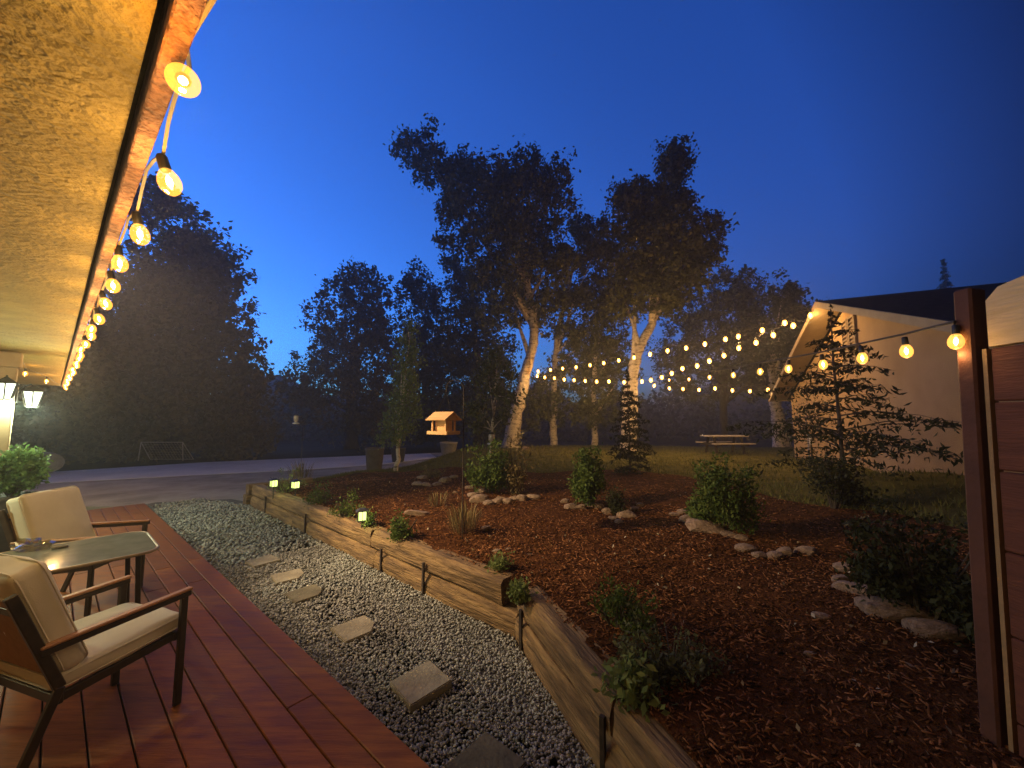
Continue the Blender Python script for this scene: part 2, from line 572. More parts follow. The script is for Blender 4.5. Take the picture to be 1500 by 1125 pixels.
def scatter_stones(pts, sizes, name, m, flat=.7):
    n = len(pts)
    k = len(IV)
    Vv = np.repeat(IV[None], n, 0) * (1 + rng.normal(0, .16, (n, k, 1)))
    sc = np.stack([rng.uniform(.75, 1.35, n), rng.uniform(.6, 1.0, n), rng.uniform(.5, .9, n)], -1)
    Vv = Vv * sc[:, None]
    a = rng.uniform(0, 6.28, n)
    b = rng.normal(0, .5, n)
    ca, sa, cb, sb = np.cos(a), np.sin(a), np.cos(b), np.sin(b)
    x, y, z = Vv[..., 0], Vv[..., 1], Vv[..., 2]
    y2 = y * cb[:, None] - z * sb[:, None]
    z2 = y * sb[:, None] + z * cb[:, None]
    x3 = x * ca[:, None] - y2 * sa[:, None]
    y3 = x * sa[:, None] + y2 * ca[:, None]
    Vv = np.stack([x3, y3, z2], -1) * sizes[:, None, None] + pts[:, None]
    Q = (IF[None] + (np.arange(n) * k)[:, None, None]).reshape(-1, 3)
    return mesh_obj(name, np_mesh(name, Vv.reshape(-1, 3), Q), m)


# loose stones: dense near, larger spacing further off
gu, gv, gs = [], [], []
for (u0, u1, nn, s) in ((-.8, 1.2, 7500, .0086), (1.2, 3.2, 14000, .0086), (3.2, 5.5, 10500, .0108), (5.5, 10.6, 6200, .017)):
    uu = rng.uniform(u0, u1, nn)
    lo = np.where(uu > 10.0, .3, 1.25)
    hi = np.array([wall_v(x) for x in uu]) + np.where(uu > 9.0, -.3 * (uu - 9), 0)
    vv = lo + (hi - lo) * rng.uniform(0, 1, nn)
    ok = hi > lo + .02
    gu.append(uu[ok]); gv.append(vv[ok]); gs.append(np.full(ok.sum(), s))
gu, gv, gs = map(np.concatenate, (gu, gv, gs))
gs = gs * rng.uniform(.5, 1.5, len(gs))
pts = np.stack([UX * gu + VX * gv, UY * gu + VY * gv, -.133 + rng.uniform(-.006, .016, len(gu))], -1)
gr = scatter_stones(pts, gs, 'gravel', M['gravel'])
tag(gr, 'loose grey crushed gravel filling the path beside the red deck', 'gravel', kind='stuff')

# stepping stones
PAV = [(339, 781, 'dark', 'faint dark stepping stone sunk in the gravel, farthest from the camera'),
       (355, 802, 'pale', 'half buried stepping stone in the gravel just beyond the two pale ones'),
       (385, 820, 'pale', 'farther of the two flat pale tan stepping stones halfway along the gravel path'),
       (423, 842, 'pale', 'nearer of the two flat pale stepping stones, just behind the clipped dark one'),
       (448, 867, 'dark', 'dark stepping stone with a clipped corner in the gravel'),
       (521, 918, 'pale', 'tan stepping stone between the clipped dark one and the thick tilted one'),
       (617, 1001, 'pale', 'thick square tan stepping stone with its near corner raised above the gravel'),
       (712, 1117, 'dark', 'stepping stone cut off by the bottom edge of the picture')]
for i, (x, y, k, lab) in enumerate(PAV):
    p = onz(x, y, -.1)
    s = .145
    ang = ANG_V + random.uniform(-.16, .12)
    poly = [(-s, -s), (s, -s), (s, s), (-s, s)]
    if 'clipped' in lab: poly = [(-s, -s), (s * .45, -s), (s, -s * .3), (s, s), (-s, s)]
    z0 = -.128 if 'buried' in lab or 'faint' in lab else (-.098 if 'raised' in lab else -.110)
    pts_ = [Vector((a * math.cos(ang) - b * math.sin(ang), a * math.sin(ang) + b * math.cos(ang), 0)) for a, b in poly]
    bmq = bmesh.new()
    vs = [bmq.verts.new(q) for q in pts_]
    fc = bmq.faces.new(vs)
    ex = bmesh.ops.extrude_face_region(bmq, geom=[fc])
    bmesh.ops.translate(bmq, vec=(0, 0, .055), verts=[e for e in ex['geom'] if isinstance(e, bmesh.types.BMVert)])
    bmesh.ops.recalc_face_normals(bmq, faces=bmq.faces)
    bmesh.ops.bevel(bmq, geom=list(bmq.edges), offset=.006, segments=2, affect='EDGES')
    me = bpy.data.meshes.new('stepping_stone')
    bmq.to_mesh(me)
    bmq.free()
    o = mesh_obj('stepping_stone', me, M['paver_dark' if k == 'dark' else 'paver'], loc=(p.x, p.y, z0 - .05))
    if 'raised' in lab:
        o.rotation_euler = (R(2), R(-4), 0)
        o.location.z += .012
    tag(o, lab, 'stepping stone', 'stepping stones along the gravel path')

# ------------------------------------------------------------------ deck
dk = MB()
u_end, u_start, v_edge, v_in = 10.1, -2.4, 1.23, -1.8
bw, gap = .138, .007
k = 0
v1 = v_edge
rot_u = Matrix.Rotation(ANG_U, 3, 'Z')
while v1 - bw > v_in:
    vc = v1 - bw / 2
    # each run of boards is butted from several lengths
    cuts = [u_start, u_start + random.uniform(3, 5.2), u_start + random.uniform(7, 9.5), u_end]
    for a, b in zip(cuts[:-1], cuts[1:]):
        dk.box(uv((a + b) / 2, vc, -.014 + random.uniform(-.0008, .0008)), (b - a - .003, bw, .028), rot_u, bev=.004)
    v1 -= bw + gap
    k += 1
dk.box(uv((u_end + u_start) / 2, v_edge - .03, -.10), (u_end - u_start - .02, .03, .135), rot_u)
dk.box(uv(u_end - .03, (v_edge + v_in) / 2, -.10), (.03, v_edge - v_in - .08, .135), rot_u)
tag(dk.build('deck', M['deck']), kind='structure')
jb = MB().box(uv((u_end + u_start) / 2, (v_edge + v_in) / 2, -.17), (u_end - u_start - .2, v_edge - v_in - .2, .05), rot_u)
tag(jb.build('deck_base', M['ground']), kind='structure')

# ------------------------------------------------------------------ near house: porch ceiling, fascia, wall, post
HU0, HU1 = -3.5, 16.6
hs = thing('house', 'stucco house whose porch ceiling and red-brown fascia board overhang the deck', 'house', uv(5, -1.9, -.2))
c = MB()
# ceiling as a gently uneven trowelled plaster sheet
nu, nv = 200, 26
for iu in range(nu):
    for iv in range(nv):
        u = HU0 + (HU1 - HU0) * iu / (nu - 1)
        v = -1.9 + (1.9 + .085) * iv / (nv - 1)
        c.v.append(uv(u, v, 2.50 + .006 * math.sin(u * 3.1 + v * 2) * math.sin(v * 5 + u)))
c.f = [(a * nv + b, a * nv + b + 1, (a + 1) * nv + b + 1, (a + 1) * nv + b) for a in range(nu - 1) for b in range(nv - 1)]
c.build('porch_ceiling', M['stucco'], hs, smooth=True)
r_ = MB()
r_.box(uv((HU0 + HU1) / 2, -.95, 2.60), (HU1 - HU0, 2.1, .12), rot_u)
r_.build('roof_deck', M['shingle'], hs)
f_ = MB()
cuts = [HU0, -.9, .62, 3.3, 6.4, 9.9, 13.2, HU1]
for i in range(len(cuts) - 1):
    a, b = cuts[i], cuts[i + 1]
    f_.box(uv((a + b) / 2, .125 + .002 * (i % 2), 2.56 + .003 * (i % 2)), (b - a - .004, .044, .22), rot_u, bev=.004)
f_.build('fascia_board', M['fascia'], hs)
w = MB()
w.box(uv((HU0 + 8) / 2, -1.98, 1.13), (8 - HU0, .2, 2.72), rot_u)
w.build('wall', M['stucco_wall'], hs)
ps = MB()
ps.box(uv(8.35, -.46, 1.23), (.24, .24, 2.48), rot_u, bev=.012)
ps.box(uv(8.35, -.46, 2.36), (.30, .30, .2), rot_u, bev=.012)
ps.build('porch_post', M['trim'], hs)


def bulb_parts(scale, gmat, name='string_light'):
    """globe / filament / socket meshes hanging down from z=0"""
    pr = [(.011, -.030), (.020, -.038), (.029, -.056), (.0325, -.074), (.030, -.092), (.021, -.107), (.010, -.115), (.002, -.117)]
    gl = MB().lathe([(a * scale, b * scale) for a, b in pr], 24).mesh('bulb', smooth=True)
    gl.materials.append(gmat)
    fi = MB().lathe([(.002 * scale, -.05 * scale), (.0085 * scale, -.062 * scale), (.0095 * scale, -.078 * scale), (.002 * scale, -.095 * scale)], 8).mesh('filament', smooth=True)
    fi.materials.append(M['filament'])
    so = MB().lathe([(.012 * scale, .018 * scale), (.0155 * scale, .012 * scale), (.0165 * scale, -.028 * scale), (.013 * scale, -.036 * scale)], 10).mesh('socket', smooth=True)
    so.materials.append(M['black'])
    return gl, fi, so


def add_bulb(parent, p, parts, power, tilt=(0, 0), radius=.02, color=WARM, scale=1.0, point=None):
    loc = Vector(p) - parent.location
    gl = mesh_obj('bulb', parts[0], None, parent, loc)
    gl.rotation_euler = (tilt[0], tilt[1], random.uniform(0, 6))
    if point is not None:
        # this bulb has twisted in its holder: it points along the given direction
        gl.rotation_euler = Vector((0, 0, -1)).rotation_difference(Vector(point)).to_euler()
        gl.location = loc + Vector((0, 0, -.075)) - Vector(point).normalized() * .075
    mesh_obj('filament', parts[1], None, gl)
    mesh_obj('socket', parts[2], None, gl)
    if power:
        L = bpy.data.lights.new('bulb_glow', 'POINT')
        L.energy = power
        L.color = color
        L.shadow_soft_size = radius
        o = bpy.data.objects.new('bulb_glow', L)
        COL.objects.link(o)
        o.parent = parent
        o.location = loc + Vector((0, 0, -.135 * scale))


# ------------------------------------------------------------------ eave string
EAVE_W, YARD_W = 7.0, 20.0
st = thing('string_light', 'near string of clear amber bulbs on a pale cord along the fascia board', 'string light', uv(1, .175, 2.45))
parts_n = bulb_parts(1.0, M['globe'])
cab = []
us = [1.1 + .55 * i for i in range(-1, 28)]
for i, u in enumerate(us):
    z = 2.455 + random.uniform(-.012, .012)
    v = {1: .14, 2: .176, 3: .17, 4: .158}.get(i, .165 + random.uniform(-.006, .012))
    add_bulb(st, uv(u, v, z), parts_n, EAVE_W, (random.uniform(-.25, .25), random.uniform(-.25, .25)), point=(.70, -.74, -.78) if i == 1 else None)
    cab += [uv(u, v, z + .018), uv(u + .14, .168, 2.50 + random.uniform(0, .03)), uv(u + .28, .165, 2.53), uv(u + .42, .168, 2.50 + random.uniform(0, .03))]
MB().tube(cab, .0055, 6).build('cord', M['cable'], st)
# two bulbs on a short string from the far end of the eave back to the porch post
st2 = thing('string_light', 'short string of two bulbs strung from the eave end towards the porch post', 'string light', atY(60, 555, 8))
for x, y, d in ((37, 547, 6.5), (68, 558, 8.0)):
    add_bulb(st2, atY(x, y, d) + Vector((0, 0, .07)), parts_n, EAVE_W)
MB().tube([uv(8.35, -.33, 2.42), atY(37, 547, 6.5) + Vector((0, 0, .09)), atY(68, 558, 8) + Vector((0, 0, .09)), uv(16.4, .12, 2.46)], .005, 6).build('cord', M['cable_dark'], st2)


# ------------------------------------------------------------------ lanterns
def lantern(loc, rz, label, power):
    """wall lantern; local +x points away from the wall"""
    t = thing('wall_lantern', label, 'lantern', loc, rz, 'wall lanterns on the porch')
    sq = lambda r, z: [(r, r, z), (-r, r, z), (-r, -r, z), (r, -r, z)]
    def frust(mb, r0, z0, r1, z1):
        mb.add(sq(r0, z0) + sq(r1, z1), [(3, 2, 1, 0), (4, 5, 6, 7), (0, 1, 5, 4), (1, 2, 6, 5), (2, 3, 7, 6), (3, 0, 4, 7)])
    b = MB()
    b.box((-.14, 0, .05), (.02, .11, .2), bev=.004)
    b.tube([(-.13, 0, .10), (-.09, 0, .17), (-.03, 0, .2), (0, 0, .17)], .01, 8)
    b.build('bracket', M['black'], t, world=False)
    r = MB()
    frust(r, .105, .10, .045, .155)
    frust(r, .04, .156, .012, .185)
    r.build('lantern_roof', M['black'], t, world=False)
    f = MB()
    for sx in (-1, 1):
        for sy in (-1, 1):
            f.bar((sx * .058, sy * .058, -.09), (sx * .094, sy * .094, .1), .015, .015)
    for sx, sy in ((1, 0), (-1, 0), (0, 1), (0, -1)):
        f.bar((sx * .062, sy * .062, -.09), (sx * .096, sy * .096, .1), .012, .012)
    frust(f, .05, -.112, .062, -.092)
    f.build('frame', M['black'], t, world=False)
    p = MB()
    frust(p, .054, -.088, .086, .096)
    p.build('glass_panes', M['lampglass'], t, world=False)
    L = bpy.data.lights.new('lantern_glow', 'POINT')
    L.energy = power
    L.color = (.86, 1.0, .66)
    L.shadow_soft_size = .05
    o = bpy.data.objects.new('lantern_glow', L)
    COL.objects.link(o)
    o.parent = t
    o.location = (.0, 0, -.18)
    return t


LW = 110
lantern(uv(8.35, -.46, 0) + Vector((0, 0, 1.94)) + uv(-.28, .05, 0), ANG_U + math.pi, 'lit lantern with tapered panes on the porch post, on the side facing the camera', 30)
lantern(uv(8.35, -.46, 0) + Vector((0, 0, 1.86)) + uv(.05, .27, 0), ANG_V, 'lit lantern on the far side of the porch post, just right of its twin', LW)

lantern(uv(5.6, -1.72, 1.95), ANG_V, 'added unseen lantern on the house wall behind the patio table', 130)  # unseen lamp added to light the deck and gravel from the house side

# unseen lamp added on the roof edge to wash the garden in warm light
fl = thing('added_floodlight', 'added unseen lamp on the house roof edge above the porch ceiling, aimed at the garden', 'added_floodlight', uv(6.2, -.3, 2.66))
b_ = MB()
b_.tube([(0, 0, 0), (0, 0, .95)], .02, 8)
b_.lathe([(.07, 0), (.07, .015), (.025, .03)], 12)
b_.build('bracket', M['black'], fl, world=False)
fdir = (Vector((-.8, 5.0, .5)) - (fl.location + Vector((0, 0, 1.0)))).normalized()
fq = Vector((0, 0, 1)).rotation_difference(fdir).to_matrix()
hb = MB().lathe([(.03, -.10), (.06, -.08), (.085, .05), (.09, .055), (.082, .055), (.07, .02)], 16)
hb.v = [fq @ v + Vector((0, 0, 1.0)) for v in hb.v]
hb.build('added_lamp_housing', M['black'], fl, world=False)
Ls = bpy.data.lights.new('added_flood_glow', 'SPOT')
Ls.energy = 2100
Ls.color = (1, .70, .38)
Ls.spot_size = R(59)
Ls.spot_blend = 1.0
Ls.shadow_soft_size = .06
so_ = bpy.data.objects.new('added_flood_glow', Ls)
COL.objects.link(so_)
so_.parent = fl
so_.location = Vector((0, 0, 1.0)) + fdir * .07
so_.rotation_euler = fdir.to_track_quat('-Z', 'Y').to_euler()

# potted shrub in front of the post
pp = atY(14, 735, 4.75)
pt = thing('potted_shrub', 'bright green leafy shrub in a tall dark planter beside the porch post', 'potted plant', (pp.x, pp.y, 0))
MB().lathe([(.15, 0), (.17, .02), (.2, .45), (.225, .62), (.235, .64), (.235, .68), (.2, .68), (.19, .63)], 24).build('planter', M['pot_dark'], pt, world=False, smooth=True)
C0 = rng.normal(size=(260, 3))
C0 /= np.linalg.norm(C0, axis=1)[:, None]
C0 = C0 * rng.uniform(.4, 1, (260, 1)) * np.array([.30, .30, .28]) + np.array([0, 0, .98])
C1 = (C0[:, None] + rng.normal(0, .028, (260, 14, 3))).reshape(-1, 3)
V, Q = leaves_np(C1, .05, .6)
mesh_obj('foliage', np_mesh('foliage', V, Q), M['leaf_boxwood'], pt)
sm = MB()
for k in range(10):
    a = random.uniform(0, 6.28)
    sm.tube([(0, 0, .62), (.09 * math.cos(a), .09 * math.sin(a), .8), (.2 * math.cos(a), .2 * math.sin(a), 1.0)], [.012, .008, .004], 5)
sm.build('stems', M['bark_dark'], pt, world=False)


# ------------------------------------------------------------------ patio chairs
def rounded_box(mb, c, s, r, rot=None, puff=0.0, seg=6):
    bmq = bmesh.new()
    bmesh.ops.create_cube(bmq, size=1)
    for v in bmq.verts: v.co = Vector((v.co.x * s[0], v.co.y * s[1], v.co.z * s[2]))
    bmesh.ops.bevel(bmq, geom=list(bmq.edges), offset=r, segments=3, affect='EDGES', profile=.6)
    bmesh.ops.subdivide_edges(bmq, edges=[e for e in bmq.edges if e.calc_length() > .1], cuts=seg, use_grid_fill=True)
    for v in bmq.verts:
        x, y, z = v.co.x / s[0] * 2, v.co.y / s[1] * 2, v.co.z / s[2] * 2
        dims = sorted(range(3), key=lambda i: s[i])
        th = dims[0]
        o = [x, y, z]
        k = (1 - min(1, abs(o[dims[1]])) ** 2) * (1 - min(1, abs(o[dims[2]])) ** 2)
        v.co[th] += puff * k * (1 if o[th] > 0 else -1)
        v.co += Vector((math.sin(y * 7 + z * 3), math.sin(x * 6 + z * 5), math.sin(x * 5 + y * 8))) * .0026 + Vector((math.sin(y * 2.3 + z * 1.4 + 1), math.sin(x * 2.1 + z), math.sin(x * 2.6 + y * 1.9))) * .005
    bmq.verts.index_update()
    Mx = rot if rot is not None else Matrix.Identity(3)
    mb.add([Vector(c) + Mx @ v.co for v in bmq.verts], [[v.index for v in f.verts] for f in bmq.faces])
    bmq.free()
    return mb


def rrect(hx, hy, r, n=7, bow=.0):
    out = []
    for cx, cy, a0 in ((hx - r, hy - r, 0), (-hx + r, hy - r, 90), (-hx + r, -hy + r, 180), (hx - r, -hy + r, 270)):
        for k in range(n):
            a = R(a0 + 90 * k / (n - 1))
            out.append((cx + r * math.cos(a), cy + r * math.sin(a)))
    return out


def make_chair(loc, rz, label):
    """local +x is the way the chair faces"""
    t = thing('patio_chair', label, 'chair', loc, rz, 'beige cushioned patio chairs on the deck')
    W = .27
    for s in (1, -1):
        MB().bar((.27, s * W, 0), (.27, s * W, .595), .026, .035, up=(1, 0, 0), bev=.004).build('leg', M['steel'], t, world=False)
        MB().bar((-.36, s * W, 0), (-.22, s * W, .40), .026, .035, up=(1, 0, 0), bev=.004).build('leg', M['steel'], t, world=False)
        MB().bar((-.22, s * (W - .002), .395), (-.40, s * (W - .002), .86), .026, .040, up=(1, 0, 0), bev=.004).build('back_post', M['steel'], t, world=False)
        a = MB()
        a.bar((-.30, s * (W + .001), .578), (.30, s * (W + .001), .592), .034, .026, bev=.004)
        a.build('arm_rail', M['steel'], t, world=False)
        a = MB()
        a.bar((-.30, s * (W + .001), .601), (.305, s * (W + .001), .615), .038, .016, bev=.005)
        a.build('armrest', M['armwood'], t, world=False)
    f = MB()
    for s in (1, -1):
        f.bar((-.225, s * (W - .03), .338), (.265, s * (W - .03), .373), .025, .04, bev=.003)
    f.bar((.252, -W + .01, .372), (.252, W - .01, .372), .027, .043, bev=.003)
    f.bar((-.212, -W + .01, .339), (-.212, W - .01, .339), .027, .043, bev=.003)
    f.build('seat_frame', M['steel'], t, world=False)
    MB().bar((-.365, -W + .01, .775), (-.365, W - .01, .775), .02, .03, bev=.003).build('back_rail', M['steel'], t, world=False)
    ry = Matrix.Rotation(-math.atan2(.18, .465), 3, 'Y')
    MB().box((-.31, 0, .64), (.012, 2 * W - .05, .40), ry).build('back_sling', M['sling'], t, world=False)
    cu = MB()
    rounded_box(cu, (.03, 0, .425), (.52, .50, .085), .03, Matrix.Rotation(R(-4), 3, 'Y'), .018)
    sc_ = cu.build('seat_cushion', M['cushion'], t, smooth=True, world=False)
    R4 = Matrix.Rotation(R(-4), 3, 'Y')
    pp_ = rrect(.262, .252, .045, 5)
    for dz in (.026, -.026):
        MB().tube([Vector((.03, 0, .425)) + R4 @ Vector((x, y, dz)) for x, y in pp_ + pp_[:1]], .0042, 5, cap=False).build('piping', M['cushion'], sc_, world=False)
    cu = MB()
    rounded_box(cu, (-.255, 0, .70), (.12, .51, .54), .04, ry, .02)
    sc_ = cu.build('back_cushion', M['cushion'], t, smooth=True, world=False)
    pp_ = rrect(.257, .272, .05, 5)
    for dx in (.042, -.042):
        MB().tube([Vector((-.255, 0, .70)) + ry @ Vector((dx, x, y)) for x, y in pp_ + pp_[:1]], .0042, 5, cap=False).build('piping', M['cushion'], sc_, world=False)
    return t


make_chair((-2.22, 2.13, 0), math.atan2(.95, .3), 'near patio chair seen from behind, turned away from the camera')
make_chair((-3.76, 3.50, 0), R(9), 'far patio chair behind the glass table, facing right')

# ------------------------------------------------------------------ glass table
tl = uv(4.24, .0, 0)
tb = thing('patio_table', 'low patio table with a frosted glass top and bowed metal rim', 'table', tl, ANG_V)


rim = rrect(.58, .385, .13)
MB().prism([(x, y, .632) for x, y in rrect(.57, .375, .125)], (0, 0, .008)).build('glass_top', M['tableglass'], tb, world=False)
MB().tube([(x, y, .633) for x, y in rim] + [(rim[0][0], rim[0][1], .633)], .011, 8).build('rim', M['tablerim'], tb, world=False, smooth=True)
for sx in (1, -1):
    for sy in (1, -1):
        MB().bar((sx * .50, sy * .31, 0), (sx * .47, sy * .29, .62), .03, .03, up=(1, 0, 0), bev=.004).build('leg', M['steel'], tb, world=False)
f = MB()
f.bar((-.47, .29, .612), (.47, .29, .612), .025, .025)
f.bar((-.47, -.29, .612), (.47, -.29, .612), .025, .025)
f.bar((.47, -.275, .612), (.47, .275, .612), .025, .024)
f.bar((-.47, -.275, .612), (-.47, .275, .612), .025, .024)
f.build('apron', M['steel'], tb, world=False)
# crumpled film on the table
bmq = bmesh.new()
bmesh.ops.create_icosphere(bmq, subdivisions=3, radius=.07)
for v in bmq.verts:
    k = 1 + .5 * math.sin(v.co.x * 90 + 1) * math.sin(v.co.y * 70) + random.uniform(-.25, .25)
    v.co = Vector((v.co.x * 1.5 * k, v.co.y * k, max(0, (v.co.z + .03)) * .6 * k))
me = bpy.data.meshes.new('plastic_bag')
bmq.to_mesh(me)
bmq.free()
q = onz(45, 803, .645)
tag(mesh_obj('plastic_bag', me, M['plastic'], loc=(q.x, q.y, .642)), 'crumpled clear plastic bag lying on the glass table', 'bag')
cp = MB()
q = onz(88, 802, .645)
rounded_box(cp, (q.x, q.y, .65), (.075, .03, .014), .005, Matrix.Rotation(.7, 3, 'Z'))
tag(cp.build('lighter', M['white'], smooth=True), 'small pale lighter lying on the glass table beside the plastic bag', 'lighter')

# ------------------------------------------------------------------ timber retaining wall
rw = thing('retaining_wall', 'retaining wall of two courses of old weathered timbers along the gravel path', 'wall', uv(4, 2.5, -.16))
ZB = -.16


def timber(a, b, z0, z1, th=.2, off=0.0):
    """a,b: uv pairs of the front lower edge; rough sawn beam"""
    pa, pb = uv(*a), uv(*b)
    d = (pb - pa)
    L = d.length
    d.normalize()
    nrm = Vector((-d.y, d.x, 0))
    if nrm.dot(uv(0, 1)) < 0: nrm = -nrm
    n = max(6, int(L / .09))
    prof = [(0, .034), (.03, 0), (.1, .0), (th - .02, 0), (th, .02), (th, z1 - z0 - .02), (th - .025, z1 - z0), (th / 2, z1 - z0), (.03, z1 - z0), (.006, z1 - z0 - .028), (-.004, (z1 - z0) * .55)]
    mb = MB()
    m = len(prof)
    ph = random.uniform(0, 9)
    for i in range(n + 1):
        s = L * i / n
        for j, (o, z) in enumerate(prof):
            wob = .006 * math.sin(s * 4 + j * 1.7 + ph) + random.uniform(-.004, .004)
            if j in (8, 9) and math.sin(s * 2.3 + ph * 3) > .72: wob += .016
            ee = .006 if i in (0, n) else 0
            p = pa + d * s + nrm * (o + off + wob)
            mb.v.append(Vector((p.x, p.y, z0 + z + random.uniform(-.003, .003))))
    for i in range(n):
        for j in range(m):
            mb.f.append((i * m + j, i * m + (j + 1) % m, (i + 1) * m + (j + 1) % m, (i + 1) * m + j))
    mb.f.append(tuple(range(m - 1, -1, -1)))
    mb.f.append(tuple(n * m + k for k in range(m)))
    # local frame along the beam so the grain runs lengthwise
    ang = math.atan2(d.y, d.x)
    org = Vector((pa.x, pa.y, z0))
    Ri = Matrix.Rotation(-ang, 3, 'Z')
    me = bpy.data.meshes.new('timber')
    me.from_pydata([tuple(Ri @ (v - org) + Vector((ph, 0, 0))) for v in mb.v], [], mb.f)
    bmq = bmesh.new()
    bmq.from_mesh(me)
    bmesh.ops.recalc_face_normals(bmq, faces=bmq.faces)
    bmq.to_mesh(me)
    bmq.free()
    o = mesh_obj('timber', me, M['timber'], rw)
    o.rotation_euler = (0, 0, ang)
    sh = Matrix.Rotation(ang, 3, 'Z') @ Vector((ph, 0, 0))
    o.location = org - sh - rw.location
    return o


wv = lambda u: wall_v(u)
for a, b in ((9.0, 6.75), (6.74, 4.20), (4.185, 2.02)):
    timber((a, wv(a)), (b, wv(max(b, 2.1))), ZB, .055)
for a, b in ((9.0, 7.75), (7.74, 4.32), (4.30, 2.19)):
    timber((a, wv(a) + .015), (b, wv(b) + .015), .06, .265)
seg = lambda s: (2.0 - .86 * s, 2.43 - .503 * s)
timber(seg(0), seg(2.3), ZB, .07)
timber(seg(2.31), seg(4.4), ZB, .07)
timber((seg(.02)[0], seg(.02)[1] + .012), (seg(1.28)[0], seg(1.28)[1] + .012), .075, .272)
timber((seg(1.3)[0], seg(1.3)[1] + .012), (seg(4.2)[0], seg(4.2)[1] + .012), .075, .272)
timber((9.21, 2.63), (9.21, 4.3), ZB, .05)
timber((9.19, 2.66), (9.19, 3.9), .055, .25)
for u, z1 in ((8.05, .17), (6.2, .16), (4.02, .13), (3.22, .17)):
    MB().box(uv(u, wv(u) - .012, (z1 - .2) / 2), (.022, .022, z1 + .2), rot_u).build('stake', M['iron'], rw)
for s in (.12, 1.22, 2.9):
    a = seg(s)
    MB().box(uv(a[0] - .006, a[1] - .014, .0), (.024, .022, .34), rot_u).build('stake', M['iron'], rw)

# ------------------------------------------------------------------ mulch chips
ts = rng.uniform(0, 1, 90000)
rs = rng.uniform(0, 1, 90000)
idx = (ts * 108.999).astype(int)
fr = (ts * 108.999 - idx)[:, None]
PA = A2[idx] * (1 - fr) + A2[idx + 1] * fr
PB = B2[idx] * (1 - fr) + B2[idx + 1] * fr
PP = PA * (1 - rs[:, None]) + PB * rs[:, None]
dist = np.hypot(PP[:, 0], PP[:, 1])
az = np.degrees(np.arctan2(PP[:, 0], PP[:, 1]))
keep = (PP[:, 1] > .9) & (az > -60) & (az < 60) & (rng.uniform(0, 1, 90000) < np.clip(8 / (dist ** 1.6), .08, 1))
PP = PP[keep]
dist = dist[keep]
n = len(PP)
Z = hgt_np(PP[:, 0], PP[:, 1]) + rng.uniform(.0, .022, n)
L_ = rng.uniform(.014, .055, n) * (.75 + dist * .05)
W_ = rng.uniform(.004, .013, n) * (.75 + dist * .05)
T_ = rng.uniform(.002, .006, n)
a = rng.uniform(0, 6.28, n)
el = rng.normal(0, .28, n)
d = np.stack([np.cos(a) * np.cos(el), np.sin(a) * np.cos(el), np.sin(el)], -1)
e = np.stack([-np.sin(a), np.cos(a), rng.normal(0, .3, n)], -1)
e /= np.linalg.norm(e, axis=1)[:, None]
nn = np.cross(d, e)
cen = np.stack([PP[:, 0], PP[:, 1], Z], -1)
cs_ = []
for sx, sy, sz in ((-1, -1, -1), (-1, 1, -1), (1, .5, -1), (1, -.5, -1), (-1, -1, 1), (-1, 1, 1), (1, .5, 1), (1, -.5, 1)):
    cs_.append(cen + d * (sx * L_ / 2)[:, None] + e * (sy * W_ / 2)[:, None] + nn * (sz * T_ / 2)[:, None])
VV = np.stack(cs_, 1).reshape(-1, 3)
FQ = np.array([(0, 1, 2, 3), (7, 6, 5, 4), (0, 4, 5, 1), (1, 5, 6, 2), (2, 6, 7, 3), (3, 7, 4, 0)])
QQ = (FQ[None] + (np.arange(n) * 8)[:, None, None]).reshape(-1, 4)
tag(mesh_obj('bark_mulch', np_mesh('bark_mulch', VV, QQ), M['mulch']), 'red-brown bark mulch chips covering the sloping garden bed', 'mulch', kind='stuff')

# pale fallen leaves and petals caught on the mulch
k_ = rng.choice(len(PP), 420, replace=False)
C_ = np.stack([PP[k_, 0], PP[k_, 1], hgt_np(PP[k_, 0], PP[k_, 1]) + .026], -1)
V, Q = leaves_np(C_, .032, .55)
tag(mesh_obj('leaf_litter', np_mesh('leaf_litter', V, Q), M['leaf_litter']), 'pale fallen leaves and petals scattered on the bark mulch', 'leaf litter', kind='stuff')

# ------------------------------------------------------------------ grass on the lawn
ts = rng.uniform(0, 1, 52000)
rs = rng.uniform(0, 1, 52000) ** 1.3
idx = (ts * 108.999).astype(int)
fr = (ts * 108.999 - idx)[:, None]
PA = B2[idx] * (1 - fr) + B2[idx + 1] * fr
PB = C2[idx] * (1 - fr) + C2[idx + 1] * fr
PP = PA * (1 - rs[:, None]) + PB * rs[:, None]
az = np.degrees(np.arctan2(PP[:, 0], PP[:, 1]))
PP = PP[(PP[:, 1] > 2) & (np.abs(az) < 58)]
n = len(PP)
Z = hgt_np(PP[:, 0], PP[:, 1]) - .015
base = np.stack([PP[:, 0], PP[:, 1], Z], -1)
hgt_b = rng.uniform(.04, .10, n)
a = rng.uniform(0, 6.28, n)
wv_ = np.stack([np.cos(a), np.sin(a), np.zeros(n)], -1) * rng.uniform(.006, .014, n)[:, None]
lean = np.stack([rng.normal(0, .03, n), rng.normal(0, .03, n), hgt_b], -1)
VV = np.stack([base - wv_, base + wv_, base + lean], 1).reshape(-1, 3)
tag(mesh_obj('grass', np_mesh('grass', VV, np.arange(3 * n).reshape(n, 3)), M['grass']), 'short mown grass growing on the lawn behind the mulch bed', 'grass', kind='stuff')


